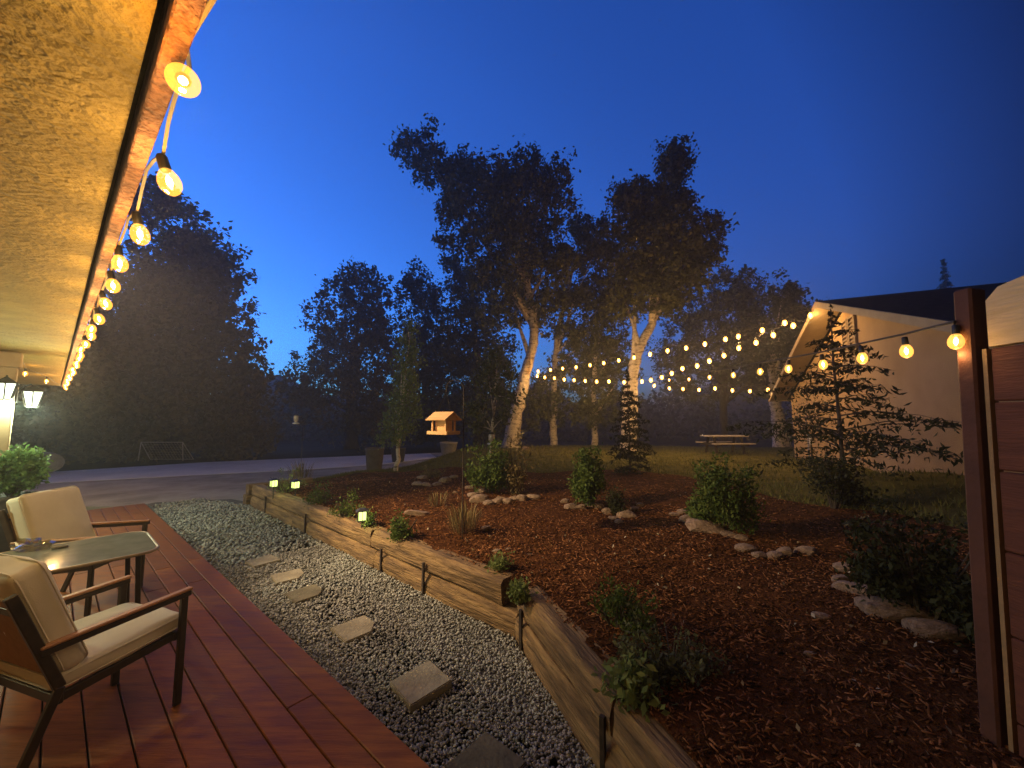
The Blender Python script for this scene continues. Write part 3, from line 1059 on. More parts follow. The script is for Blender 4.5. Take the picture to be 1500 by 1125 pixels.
# ------------------------------------------------------------------ garden stones
def stone_mesh(seed, fl=.6):
    r_ = random.Random(seed)
    bmq = bmesh.new()
    bmesh.ops.create_icosphere(bmq, subdivisions=3, radius=1)
    ax = [Vector((r_.gauss(0, 1), r_.gauss(0, 1), r_.gauss(0, 1))).normalized() for _ in range(9)]
    cu = [r_.uniform(.55, .9) for _ in range(9)]
    for v in bmq.verts:
        for x, c_ in zip(ax, cu):
            d_ = v.co.dot(x)
            if d_ > c_: v.co -= x * (d_ - c_) * .85
        v.co += v.co.normalized() * .03 * math.sin(v.co.x * 9 + seed) * math.sin(v.co.y * 8 + v.co.z * 7)
    me = bpy.data.meshes.new('stone')
    bmq.to_mesh(me)
    bmq.free()
    me.materials.append(M['stone'])
    return me


SM = [stone_mesh(s) for s in range(7)]


def stone(x, y, wpx, label, group, name='edging_stone', hf=.6, k=None, lf=1.0, rz=None, sink=.35):
    p = on_terrain(x, y)
    r_ = wpx / F * p.y / 2
    o = mesh_obj(name, SM[(k if k is not None else random.randrange(7))], None, loc=(p.x, p.y, p.z + r_ * hf * (1 - 2 * sink) * .8))
    o.scale = (r_ * lf, r_ * random.uniform(.65, .9), r_ * hf * random.uniform(.85, 1.15))
    o.rotation_euler = (random.uniform(-.2, .2), random.uniform(-.2, .2), random.uniform(-.5, .5) if rz is None else rz)
    return tag(o, label, 'stone', group)


RINGS = [
    ('brown edging stone in the low ring beside the sapling', 'stones ringing the low plant near the sapling',
     [(612, 711, 16), (626, 712, 15), (640, 711, 13), (652, 706, 16), (664, 700, 12), (618, 701, 13), (634, 699, 14)]),
    ('rounded tan edging stone in the ring under the left shrub', 'stones ringing the left shrub',
     [(688, 716, 12), (692, 727, 16), (703, 735, 26), (716, 739, 14), (706, 722, 14), (727, 736, 15), (735, 732, 14), (744, 736, 15), (753, 732, 14), (764, 732, 17), (781, 730, 19)]),
    ('tan edging stone in the ring under the middle shrub', 'stones ringing the middle shrub',
     [(828, 736, 12), (838, 745, 20), (852, 745, 16), (866, 742, 15), (878, 745, 16), (890, 752, 17), (899, 761, 14), (918, 757, 24), (930, 748, 15), (938, 741, 12), (907, 766, 11)]),
    ('tan edging stone in the ring under the right shrub', 'stones ringing the right shrub',
     [(988, 755, 13), (1001, 752, 15), (1008, 765, 24), (1038, 779, 42), (1068, 786, 21), (1086, 790, 18), (1093, 806, 24), (1115, 816, 22), (1135, 817, 20), (1150, 812, 22), (1182, 811, 26)]),
    ('dim edging stone in the dark ring nearest the red fence', 'stones ringing the dark shrub by the fence',
     [(1242, 836, 28), (1232, 852, 26), (1256, 868, 38), (1306, 902, 62), (1366, 930, 48)]),
]
for lab, grp, L in RINGS:
    for (x, y, w_) in L:
        stone(x, y, w_ * 1.12, lab, grp, lf=1.35 if w_ > 37 else 1.1, rz=-.5 if w_ > 37 else None)
for x, y, w_, lab in ((612, 753, 34, 'flat pointed slab of rock lying on the mulch behind the green tuft'), (712, 775, 13, 'small pale rock lying in the mulch right of the thin hook pole'), (728, 809, 13, 'small pale rock in the mulch, left of a smaller one, above the timber wall'),
                      (745, 806, 9, 'tiny pale rock in the mulch just right of a bigger pale one'), (1204, 906, 22, 'lone dim rounded rock lying in the dark mulch on the right'), (1187, 960, 15, 'small dim rock in the dark lower right of the bed'),
                      (769, 658, 11, 'small pale rock on the lawn by the foot of the leaning pale trunk'), (667, 722, 7, 'tiny pebble on the mulch left of the left shrub ring')):
    stone(x, y, w_, lab, 'loose rocks in the bed', 'garden_rock', lf=1.25, hf=.28 if 'slab' in lab else .6, rz=.7 if 'slab' in lab else None)


# ------------------------------------------------------------------ shrubs and low plants
def shrub(x, y, wpx, hpx, label, m, nl=5200, leaf=.045, group=None, name='shrub', ragged=.45, stems=True, dz=0):
    p = on_terrain(x, y)
    w_ = wpx / F * p.y / 2
    hh = hpx / F * p.y
    t = thing(name, label, 'shrub', p, 0, group)
    nc = max(20, nl // 26)
    d = rng.normal(size=(nc, 3))
    d /= np.linalg.norm(d, axis=1)[:, None]
    rad = rng.uniform(.1, 1.0, (nc, 1)) ** .6
    # several uneven lobes, each a bundle of upright sprays
    nl_ = 9
    la = rng.uniform(0, 6.28, nl_)
    lr = rng.uniform(.15, .72, nl_)
    lh = rng.uniform(.30, .82, nl_)
    ls = rng.uniform(.26, .48, nl_)
    li = rng.integers(0, nl_, nc)
    lc = np.stack([np.cos(la) * lr * w_, np.sin(la) * lr * w_, lh * hh * .8], -1)[li]
    c_ = lc + d * rad * ls[li][:, None] * np.array([w_ * 1.15, w_ * 1.1, hh * .75])
    c_[:, 2] += (rng.uniform(0, 1, nc) ** 3) * ragged * hh * 1.2 * (c_[:, 2] > hh * .5)
    c_[:, 2] = np.maximum(c_[:, 2], .03)
    C1 = (c_[:, None] + rng.normal(0, leaf * .9, (nc, 26, 3))).reshape(-1, 3)
    C1[:, 2] = np.maximum(C1[:, 2], .01)
    V, Q = leaves_np(C1, leaf, .5, (0, 0, 1), .35)
    mesh_obj('foliage', np_mesh('foliage', V, Q), m, t)
    s = MB()
    for k in range(14):
        a = random.uniform(0, 6.28)
        r1 = random.uniform(.3, .9)
        s.tube([(0.03 * math.cos(a), .03 * math.sin(a), -.03), (w_ * .4 * r1 * math.cos(a), w_ * .4 * r1 * math.sin(a), hh * .4), (w_ * .8 * r1 * math.cos(a), w_ * .8 * r1 * math.sin(a), hh * .85)], [.009, .006, .003], 5)
    s.build('stems', M['bark_dark'], t, world=False)
    return t


shrub(716, 722, 62, 62, 'leafy green shrub at the left inside its ring of stones', M['leaf_shrub'], 5200, .055)
shrub(752, 722, 56, 72, 'thin yellowish wispy shrub beside the left green shrub', M['leaf_dry'], 1100, .06, ragged=.5)
shrub(862, 741, 76, 68, 'dense green shrub in the middle ring of stones', M['leaf_shrub'], 6500, .05)
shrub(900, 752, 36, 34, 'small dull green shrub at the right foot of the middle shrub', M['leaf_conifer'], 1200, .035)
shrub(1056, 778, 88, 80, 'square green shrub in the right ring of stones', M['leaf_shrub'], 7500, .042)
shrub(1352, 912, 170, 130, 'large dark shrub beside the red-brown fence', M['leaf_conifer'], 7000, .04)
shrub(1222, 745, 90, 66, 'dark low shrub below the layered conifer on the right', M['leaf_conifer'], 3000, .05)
shrub(636, 700, 46, 14, 'low brown plant lying inside the ring near the sapling', M['leaf_dry'], 900, .04)


def tuft(x, y, wpx, hpx, label, m, nb=120, name='perennial_plant', broad=False, cat='plant', group=None):
    p = on_terrain(x, y)
    w_ = wpx / F * p.y / 2
    hh = hpx / F * p.y
    t = thing(name, label, cat, p, 0, group)
    mb = MB()
    for k in range(nb):
        a = random.uniform(0, 6.28)
        r_ = w_ * math.sqrt(random.random())
        bx, by = r_ * .6 * math.cos(a), r_ * .6 * math.sin(a)
        ex, ey = r_ * 1.15 * math.cos(a) + random.gauss(0, w_ * .15), r_ * 1.15 * math.sin(a) + random.gauss(0, w_ * .15)
        h1 = hh * random.uniform(.35, 1)
        wd = (.022 if broad else .006) * random.uniform(.7, 1.3)
        sx, sy = -math.sin(a) * wd, math.cos(a) * wd
        mx, my, mz = (bx + ex) / 2, (by + ey) / 2, h1 * .75
        mb.add([(bx, by, 0), (mx + sx, my + sy, mz), (ex, ey, h1), (mx - sx, my - sy, mz)], [(0, 1, 2, 3)])
    mb.build('leaves', m, t, world=False)
    MB().tube([(0, 0, -.02), (0, 0, hh * .3)], [.008, .004], 5).build('stem', M['bark_dark'], t, world=False)
    return t


shrub(592, 787, 60, 30, 'green leafy tuft growing behind the timber wall below the flat slab', M['leaf_shrub'], 1020, .034, name='perennial_plant', ragged=.6)
shrub(735, 835, 26, 18, 'tiny seedling with pale broad leaves near the notch in the timber wall', M['leaf_bright'], 354, .034, name='perennial_plant', ragged=.6)
tuft(680, 780, 56, 44, 'clump of dry straw coloured grass around the foot of the thin hook pole', M['leaf_dry'], 150)
tuft(640, 742, 40, 22, 'small dry plant above the flat slab of rock', M['leaf_dry'], 60)
shrub(505, 757, 46, 24, 'low dull green plant left of the single solar light', M['leaf_shrub'], 672, .034, name='perennial_plant', ragged=.6)
shrub(540, 770, 34, 18, 'low plant lit by the single solar light', M['leaf_bright'], 426, .034, name='perennial_plant', ragged=.6)
shrub(470, 738, 52, 22, 'low sprawling plant between the paired and single solar lights', M['leaf_shrub'], 692, .034, name='perennial_plant', ragged=.6)
shrub(416, 722, 64, 26, 'green plant lit up around the paired solar lights', M['leaf_bright'], 952, .034, name='perennial_plant', ragged=.6)
tuft(440, 708, 44, 34, 'grassy plant at the foot of the glass feeder pole', M['leaf_dry'], 110)
shrub(905, 918, 110, 44, 'dark green spreading plant just above the near timber', M['leaf_shrub'], 1500, .028, name='perennial_plant', ragged=.5)
shrub(985, 990, 150, 46, 'broad low mass of dark leaves, nearest plant in the bed', M['leaf_oak'], 1700, .03, name='perennial_plant', ragged=.5)
shrub(930, 1026, 80, 34, 'plant with yellow-green leaves hanging over the near timber', M['leaf_bright'], 340, .05, name='perennial_plant', ragged=.3)
tuft(790, 668, 60, 20, 'row of dry flower stalks on the lawn edge behind the left shrub', M['leaf_dry'], 60)
shrub(762, 878, 22, 14, 'sprig of pale leaves growing in the notch between two timbers', M['leaf_bright'], 274, .034, name='perennial_plant', ragged=.6)


# ------------------------------------------------------------------ solar path lights
def solar(x, y, label):
    p = atY(x, y, 1)
    g = on_terrain(x, y + 18)
    t = thing('solar_light', label, 'solar light', g, random.uniform(0, 1), 'solar lights behind the timber wall')
    z0 = HC + (p.z - HC) * g.y - g.z
    z0 = max(.12, z0)
    MB().tube([(0, 0, -.06), (0, 0, z0 - .055)], .008, 6).build('stake', M['black'], t, world=False)
    b = MB()
    for sx in (-1, 1):
        for sy in (-1, 1):
            b.box((sx * .047, sy * .047, z0), (.008, .008, .115))
    for s in (-1, 1):
        b.box((0, s * .0475, z0), (.006, .006, .10))
        b.box((s * .0475, 0, z0), (.006, .006, .10))
    b.box((0, 0, z0 - .058), (.104, .104, .012))
    b.build('frame', M['black'], t, world=False)
    c_ = MB()
    c_.add([(-.075, -.075, z0 + .056), (.075, -.075, z0 + .056), (.075, .075, z0 + .056), (-.075, .075, z0 + .056), (-.03, -.03, z0 + .085), (.03, -.03, z0 + .085), (.03, .03, z0 + .085), (-.03, .03, z0 + .085)],
           [(3, 2, 1, 0), (4, 5, 6, 7), (0, 1, 5, 4), (1, 2, 6, 5), (2, 3, 7, 6), (3, 0, 4, 7)])
    c_.build('cap', M['black'], t, world=False)
    MB().box((0, 0, z0), (.086, .086, .10)).build('panes', M['solarglass'], t, world=False)
    L = bpy.data.lights.new('solar_glow', 'POINT')
    L.energy = 1.2
    L.color = (.8, 1, .3)
    L.shadow_soft_size = .05
    o = bpy.data.objects.new('solar_glow', L)
    COL.objects.link(o)
    o.parent = t
    o.location = (0, -.12, z0 + .0)


solar(400, 708, 'lit solar light at the far end of the wall, left one of the pair')
solar(432, 710, 'lit solar light at the far end of the wall, right one of the pair')
solar(530, 755, 'lone lit solar light with square panes halfway along the timber wall')

# ------------------------------------------------------------------ hook poles, feeders, bird table
def hook_pole(base, top_z, lean, label):
    t = thing('hook_pole', label, 'pole', base)
    H = top_z - base.z
    pts_ = [(0, 0, -.1), (0, 0, H * .5), (0, 0, H - .12)]
    r_ = .1
    for k in range(7):
        a = math.pi * k / 6
        pts_.append((lean * (r_ - r_ * math.cos(a)), 0, H - .1 + r_ * math.sin(a)))
    pts_.append((lean * 2 * r_, 0, H - .14))
    MB().tube(pts_, .0065, 6).build('hook', M['iron'], t, world=False)
    return Vector((base.x + lean * 2 * r_, base.y, top_z - .14))


g = on_terrain(440, 702)
e1 = hook_pole(g, g.z + 1.72, -1, 'tall thin shepherd hook pole by the paired solar lights')


def glass_feeder(p, label, k=1.0):
    t = thing('glass_feeder', label, 'bird feeder', p, 0)
    MB().lathe([(.012 * k, 0), (.045 * k, -.02 * k), (.055 * k, -.05 * k), (.05 * k, -.13 * k), (.03 * k, -.17 * k)], 16).build('bottle', M['redglass'], t, smooth=True, world=False)
    MB().lathe([(.035 * k, -.172 * k), (.07 * k, -.185 * k), (.075 * k, -.2 * k), (.03 * k, -.215 * k)], 16).build('tray', M['white'], t, smooth=True, world=False)
    MB().lathe([(.03 * k, .012 * k), (.056 * k, -.012 * k), (.06 * k, -.02 * k)], 16).build('cap', M['black'], t, smooth=True, world=False)
    MB().tube([(0, 0, .01), (0, 0, .1)], .003, 5).build('wire', M['black'], t, world=False)


pf = atY(437, 610, g.y)
glass_feeder(Vector((e1.x, e1.y, pf.z + .05)), 'glass hummingbird feeder hanging on the shepherd hook by the solar lights', 1.25)
g = on_terrain(677, 790)
e2 = hook_pole(g, 2.04, -1, 'thin pole holding up the cedar bird feeder')
# cedar bird house feeder, hangs from the hook
bp = atY(650, 622, g.y)
bf = thing('bird_feeder', 'open cedar bird feeder shaped like a small house, hanging above the mulch bed', 'bird feeder', bp, R(-33))
k = 1.0
w2, d2 = .115, .085
MB().box((0, 0, -.105), (.29, .21, .014)).build('tray', M['cedar'], bf, world=False)
f = MB()
f.box((0, -.108, -.09), (.30, .012, .036)); f.box((0, .108, -.09), (.30, .012, .036)); f.box((-.151, 0, -.09), (.012, .203, .036)); f.box((.151, 0, -.09), (.012, .203, .036))
f.build('tray_rim', M['cedar'], bf, world=False)
for sx in (1, -1):
    for sy in (1, -1):
        MB().box((sx * .10, sy * .075, -.02), (.018, .018, .155)).build('post', M['cedar'], bf, world=False)
MB().box((0, 0, -.025), (.17, .10, .14)).build('seed_hopper', M['cedar'], bf, world=False)
rf = MB()
rf.bar((0, -.14, .052), (0, .004, .142), .30, .012, up=(0, 0, 1))
rf.bar((0, .14, .052), (0, -.004, .142), .30, .012, up=(0, 0, 1))
rf.build('roof', M['cedar'], bf, world=False)
for s in (1, -1):
    MB().prism([(s * .118, -.10, .057), (s * .118, .10, .057), (s * .118, 0, .13)], (s * .01, 0, 0)).build('gable', M['cedar'], bf, world=False)
wi = MB()
inv = Matrix.Rotation(R(33), 3, 'Z')
tp = inv @ (e2 - bp)
wi.tube([(.1, 0, .145), tp], .002, 5)
wi.tube([(-.1, 0, .145), tp], .002, 5)
wi.build('hanger', M['iron'], bf, world=False)


# ------------------------------------------------------------------ planters in the distance
def planter(x, y, wpx, hpx, label, m, plant=None, Y=None):
    p = onz(x, y, -.18) if Y is None else Vector((0, 0, 0))
    w_ = wpx / F * p.y / 2
    hh = hpx / F * p.y
    t = thing('planter', label, 'planter', p, 0)
    MB().lathe([(w_ * .72, 0), (w_ * .75, .02), (w_ * .95, hh * .9), (w_, hh * .92), (w_, hh), (w_ * .86, hh), (w_ * .84, hh * .93)], 20).build('pot', m, t, smooth=True, world=False)
    MB().lathe([(w_ * .8, hh * .88), (w_ * .5, hh * .92), (.01, hh * .93)], 20).build('soil', M['ground'], t, world=False)


planter(548, 692, 27, 35, 'brown planter standing left of the pale sapling trunk', M['pot_brown'])
planter(583, 676, 22, 20, 'dark planter half hidden behind the pale sapling trunk', M['pot_dark'])
planter(657, 668, 26, 20, 'pale square-looking planter below the cedar bird feeder', M['pot_pale'])

# boulder and goal at left
p = onz(63, 694, -.2)
o = mesh_obj('boulder', SM[2].copy(), None, loc=(p.x, p.y, .1))
o.data.materials.clear(); o.data.materials.append(M['boulder'])
o.scale = (.48, .42, .40)
tag(o, 'pale rounded boulder at the dark edge of the driveway on the left', 'boulder')
gt = thing('goal_frame', 'small white tube goal frame with net at the far edge of the driveway', 'goal', onz(235, 675, -.2))
gm = MB()
W2, HH, DD = .95, .78, .55
for s in (-1, 1):
    gm.tube([(s * W2, 0, 0), (s * W2 * .93, 0, HH)], .018, 6)
    gm.tube([(s * W2 * .93, 0, HH), (s * W2, DD, 0)], .014, 6)
gm.tube([(-W2 * .93, 0, HH), (W2 * .93, 0, HH)], .018, 6)
gm.tube([(-W2, DD, .01), (W2, DD, .01)], .014, 6)
gm.build('frame', M['benchwood'], gt, world=False)
nm = MB()
for i in range(15):
    x = -W2 * .93 + 2 * W2 * .93 * i / 14
    nm.tube([(x, .01, HH), (x * 1.06, DD, .02)], .004, 4)
for j in range(1, 7):
    f_ = j / 7
    nm.tube([(-W2 * .95, DD * f_, HH * (1 - f_)), (W2 * .95, DD * f_, HH * (1 - f_))], .004, 4)
nm.build('net', M['benchwood'], gt, world=False)

# ------------------------------------------------------------------ neighbouring stucco house
d2v = Vector((.406, .914, 0))
o2v = Vector((-.914, .406, 0))
Cc = Vector((10.9, 15.0, 0))
Mid = Cc - d2v * 6
W_half, EZ, RISE = 6.0, 2.42, .333


def hp(t, o, z):
    p = Mid + d2v * t + o2v * o
    return Vector((p.x, p.y, z))


h2 = thing('stucco_house', 'tan stucco house with a gable wall and wide pale eaves behind the layered conifer', 'house', hp(0, -4, -.4))
wz = EZ + .02
w = MB()
w.prism([hp(-W_half, 0, -.5), hp(W_half, 0, -.5), hp(W_half, 0, wz), hp(0, 0, wz + 6 * RISE), hp(-W_half, 0, wz)], -o2v * 9)
w.build('wall', M['stucco_wall'], h2)
OV = .6
rf = MB()
for s in (1, -1):
    a = hp(0, OV, EZ + 6 * RISE + .12)
    b = hp(s * (W_half + .6), OV, EZ + 6 * RISE + .12 - 6.6 * RISE)
    rf.prism([a, b, b + Vector((0, 0, .09)), a + Vector((0, 0, .09))], -o2v * (9 + 2 * OV))
rf.build('roof', M['shingle'], h2)
so = MB()
fa = MB()
for s in (1, -1):
    a = hp(0, OV - .02, EZ + 6 * RISE + .105)
    b = hp(s * (W_half + .58), OV - .02, EZ + 6 * RISE + .105 - 6.58 * RISE)
    so.prism([a, b, b + Vector((0, 0, .012)), a + Vector((0, 0, .012))], -o2v * (OV - .04))
    a = hp(0, OV + .004, EZ + 6 * RISE + .0)
    b = hp(s * (W_half + .62), OV + .004, EZ + 6 * RISE - 6.62 * RISE)
    fa.prism([a + Vector((0, 0, .05)), b + Vector((0, 0, .05)), b + Vector((0, 0, .2)), a + Vector((0, 0, .2))], o2v * .03)
    e0 = hp(s * (W_half + .604), OV, EZ - .2 + .06)
    fa.prism([e0, e0 + d2v * s * .025, e0 + d2v * s * .025 + Vector((0, 0, .16)), e0 + Vector((0, 0, .16))], -o2v * (9 + 2 * OV))
so.build('soffit', M['trim'], h2)
fa.build('rake_fascia', M['trim'], h2)
# louvred vent: two columns of slats
for s in (-.32, .12):
    fr_ = MB()
    zb, zt = 2.95, 4.02
    y0 = s
    sl = MB()
    nsl = 11
    for i in range(nsl):
        z = zb + (zt - zb) * (i + .5) / nsl
        a, b = hp(y0 - .15, .008, z - .035), hp(y0 + .15, .008, z - .035)
        sl.prism([a, b, b + Vector((0, 0, .07)) + o2v * .0 - o2v * .0, a + Vector((0, 0, .07))], o2v * .004)
        a, b = hp(y0 - .15, .05, z - .04), hp(y0 + .15, .05, z - .04)
        c_, e_ = hp(y0 + .15, .013, z + .02), hp(y0 - .15, .013, z + .02)
        sl.prism([a, b, c_, e_], Vector((0, 0, .012)))
    sl.build('vent_slats', M['trim'], h2)
    for yy in (y0 - .175, y0 + .175):
        a = hp(yy, .03, zb)
        fr_.bar(hp(yy, .03, zb - .02), hp(yy, .03, zt + .02), .06, .045, up=o2v)
    fr_.bar(hp(y0 - .2, .03, zb - .045), hp(y0 + .2, .03, zb - .045), .06, .05)
    fr_.bar(hp(y0 - .2, .03, zt + .045), hp(y0 + .2, .03, zt + .045), .06, .05)
    fr_.build('vent_frame', M['trim'], h2)
# outdoor tap on the wall
q = hp(-.25, .05, .62)
tp_ = MB()
tp_.bar(hp(-.25, 0, .62), hp(-.25, .09, .62), .025, .025)
tp_.bar(hp(-.25, .085, .62), hp(-.25, .085, .56), .02, .02, up=(1, 0, 0))
tp_.bar(hp(-.30, .06, .655), hp(-.20, .06, .655), .015, .012)
tp_.build('tap', M['white'], h2)
# white-capped post light (unlit) by the corner of that house
g = on_terrain(1190, 676)
t = thing('garden_post_light', 'unlit dark post light with a white cap by the corner of the stucco house', 'garden light', g)
MB().tube([(0, 0, -.05), (0, 0, .5)], .022, 8).build('stake', M['black'], t, world=False)
MB().lathe([(.05, .5), (.065, .53), (.065, .7), (.05, .74), (.01, .76)], 12).build('cap', M['white'], t, world=False)

# ------------------------------------------------------------------ red-brown fence on the right
pb = Vector((1.885, 1.59, 0))
pz = 2.155
fn = thing('wooden_fence', 'red-brown wide-board fence with painted lamplight on top and dark post at the right edge', 'fence', (pb.x, pb.y, .1))
MB().box((pb.x + .005, pb.y + .03, (pz - .2) / 2), (.085, .06, pz + .2), Matrix.Rotation(R(8), 3, 'Z'), bev=.008).build('post', M['fence_post'], fn)
dirp = Vector((.06, -1, 0)).normalized()
nrm = Vector((-1, -.06, 0)).normalized()
st_ = pb + dirp * .034 + Vector((.012, 0, 0))
rows = [(-.05, .455), (.46, .765), (.77, 1.08), (1.085, 1.39), (1.395, 1.665), (1.67, 1.885)]
for a, b in rows:
    L = 3.2
    c_ = st_ + dirp * (L / 2) + Vector((0, 0, (a + b) / 2))
    MB().box(c_, (L, .036, b - a), Matrix.Rotation(math.atan2(dirp.y, dirp.x), 3, 'Z'), bev=.006).build('board', M['fence'], fn)
# panel's lit top painted as a pale board; lower edge follows the shadow line
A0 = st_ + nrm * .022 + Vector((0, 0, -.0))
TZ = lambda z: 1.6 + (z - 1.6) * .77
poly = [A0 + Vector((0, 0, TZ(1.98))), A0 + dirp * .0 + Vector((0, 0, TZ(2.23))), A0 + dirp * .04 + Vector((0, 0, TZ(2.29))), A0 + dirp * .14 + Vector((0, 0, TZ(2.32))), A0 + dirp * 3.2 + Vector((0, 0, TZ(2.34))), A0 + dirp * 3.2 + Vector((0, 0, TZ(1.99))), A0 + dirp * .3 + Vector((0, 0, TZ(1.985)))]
MB().prism(poly, -nrm * .04).build('lit_top_board', M['fence_lit_top'], fn)
MB().bar(st_ - dirp * .012 + nrm * .006 + Vector((0, 0, -.2)), st_ - dirp * .012 + nrm * .006 + Vector((0, 0, 1.885)), .04, .014, up=dirp).build('lit_edge_strip', M['edge'], fn)

fn.rotation_euler = (0, R(2.4), 0)   # the old fence leans outwards

# ------------------------------------------------------------------ picnic table and far lamps
g = on_terrain(1062, 664)
pk = thing('picnic_table', 'pale wooden picnic table with two benches far back on the lawn', 'picnic table', g, R(4))
MB().box((0, 0, .74), (1.75, .72, .045)).build('tabletop', M['benchwood'], pk, world=False)
for s in (-1, 1):
    MB().box((s * .0, s * .62, .44), (1.75, .26, .04)).build('bench', M['benchwood'], pk, world=False)
for s in (-1, 1):
    l = MB()
    l.bar((s * .6, -.42, 0), (s * .6, -.2, .715), .05, .09, up=(1, 0, 0))
    l.bar((s * .6, .42, 0), (s * .6, .2, .715), .05, .09, up=(1, 0, 0))
    l.bar((s * .6, -.72, .39), (s * .6, .72, .39), .045, .09)
    l.build('leg_frame', M['iron'], pk, world=False)
for x, y, d_, lab in ((617, 643, 42, 'far bright lamp glimpsed left of the cedar bird feeder, the brighter of two'), (624, 642, 44, 'far faint lamp just right of a brighter far lamp by the bird feeder'), (1027, 637, 45, 'far lamp glimpsed left of the picnic table'), (1085, 616, 50, 'far lamp high in the dark above the picnic table'), (1078, 631, 44, 'far faint lamp just above the picnic tabletop')):
    p = atY(x, y, d_)
    t = thing('distant_lamp', lab, 'lamp', (p.x, p.y, -.6), 0, 'far lamps beyond the lawn')
    MB().tube([(0, 0, 0), (0, 0, p.z + .6 + .12)], .04, 6).build('post', M['black'], t, world=False)
    MB().lathe([(.02, -.1), (.09, -.06), (.09, .06), (.02, .1)], 10, (0, -.12, p.z + .6)).build('lamp_head', M['farlight'], t, world=False)


# ------------------------------------------------------------------ trees
def crown_mesh(blobs, Y, origin, nl, leaf, depthf=.9, clump=22, ratio=.55, droop=0.0, fill=.55):
    Cs = []
    area = sum(b[2] ** 2 for b in blobs)
    cent = []
    for (x, y, r) in blobs:
        c_ = atY(x, y, Y)
        Rr = r / F * Y
        off = rng.uniform(-1, 1) * Rr * depthf
        c_ = np.array([c_.x, c_.y + off, c_.z])
        cent.append((Vector(c_), Rr))
        Rr *= 1.06
        n = max(4, int(nl / clump * r ** 2 / area))
        d = rng.normal(size=(n, 3))
        d /= np.linalg.norm(d, axis=1)[:, None]
        rad = rng.uniform(0, 1, (n, 1)) ** fill * (1 + np.abs(rng.normal(0, .24, (n, 1))))
        cl = c_ + d * rad * Rr * np.array([1, 1.1, 1])
        sp = np.clip(Rr * .13, leaf * .7, leaf * 1.9) * rng.uniform(.6, 1.5, (n, 1, 1))
        pts_ = cl[:, None] + rng.normal(0, 1, (n, clump, 3)) * sp
        if droop: pts_[..., 2] -= np.abs(rng.normal(0, droop, (n, clump)))
        Cs.append(pts_.reshape(-1, 3))
    Cs = np.concatenate(Cs)
    V, Q = leaves_np(Cs, leaf, ratio)
    return V - np.array(origin), Q, cent


def tree(name, label, trunk, blobs, Y, nl, leaf, lm, bm_, cat='tree', group=None, base_z=None, nlimb=9, depthf=.9, clump=36, fill=.45):
    """trunk: list of (px,py,width_px) from the foot up; blobs: crown outline in (px,py,r)"""
    pts_ = [atY(x, y, Y) for x, y, _ in trunk]
    rad = [w_ / F * Y / 2 for *_, w_ in trunk]
    bz = base_z if base_z is not None else hgt(pts_[0].x, pts_[0].y)
    pts_[0].z = min(pts_[0].z, bz) - .12
    org = Vector((pts_[0].x, pts_[0].y, bz))
    t = thing(name, label, cat, org, 0, group)
    V, Q, cent = crown_mesh(blobs, Y, org, int(nl * DENS), leaf, depthf, clump, fill=fill)
    # densify the trunk with slight knots
    P2, R2 = [], []
    for i in range(len(pts_) - 1):
        for k in range(6):
            f_ = k / 6
            P2.append(pts_[i].lerp(pts_[i + 1], f_) + Vector((random.gauss(0, .02), random.gauss(0, .02), 0)) * (1 if i + k else 0))
            R2.append((rad[i] * (1 - f_) + rad[i + 1] * f_) * random.uniform(.93, 1.09))
    P2.append(pts_[-1]); R2.append(rad[-1])
    R2[0] *= 1.25
    mb = MB().tube(P2, R2, 12)
    # limbs reach into the crown lobes
    top = len(P2)
    order = sorted(range(len(cent)), key=lambda i: -cent[i][1])[:nlimb]
    for i in order:
        c_, Rr = cent[i]
        k = min(top - 1, max(int(top * .45), int(top * random.uniform(.5, 1.0))))
        a = P2[k]
        if c_.z < a.z - .3: 
            k = max(2, int(top * .4)); a = P2[k]
        m1 = a.lerp(c_, .5) + Vector((random.uniform(-.1, .1), random.uniform(-.1, .1), .12)) * Rr
        r0 = max(R2[k] * .62, .02)
        mb.tube([a, a.lerp(m1, .5), m1, c_], [r0, r0 * .75, r0 * .5, r0 * .18], 7)
    mb.build('trunk', bm_, t, smooth=True)
    mesh_obj('crown', np_mesh('crown', V, Q), lm, t)
    return t


T1Y, T2Y = 20.0, 18.0
DENS = 1.35
tree('oak_tree', 'tall oak with a pale leaning trunk and crown thrust out to the upper left', [(747, 655, 25), (755, 608, 20), (766, 565, 18), (775, 530, 15), (783, 498, 13), (780, 465, 12), (772, 420, 11), (758, 370, 9), (740, 320, 6)],
     [(600, 222, 22), (622, 230, 26), (645, 250, 32), (672, 275, 38), (700, 305, 42), (686, 238, 20), (725, 255, 24), (775, 252, 26), (742, 262, 24), (805, 290, 32), (765, 300, 48), (740, 345, 48), (800, 345, 38), (660, 322, 18), (645, 345, 14), (672, 348, 18), (700, 360, 26), (812, 395, 28), (770, 395, 48), (728, 405, 36), (815, 440, 22), (790, 445, 34), (750, 440, 30), (722, 455, 22), (700, 400, 22)],
     T1Y, 26000, .22, M['leaf_oak'], M['bark'], nlimb=14)
tree('oak_tree', 'tall oak with a knobbly pale trunk bending right, its crown left of the stucco house', [(920, 662, 24), (922, 615, 21), (923, 580, 22), (926, 555, 17), (931, 525, 15), (942, 498, 13), (956, 474, 11), (962, 445, 9), (970, 390, 8), (975, 330, 6)],
     [(975, 245, 22), (990, 262, 24), (978, 290, 32), (935, 278, 22), (905, 285, 16), (922, 305, 24), (1005, 312, 26), (950, 325, 36), (985, 345, 40), (1030, 345, 22), (1040, 365, 18), (1010, 375, 30), (960, 385, 42), (920, 350, 30), (925, 400, 34), (1000, 410, 30), (950, 430, 30), (985, 440, 22), (915, 440, 26)],
     T2Y, 24000, .20, M['leaf_oak'], M['bark'], nlimb=12)
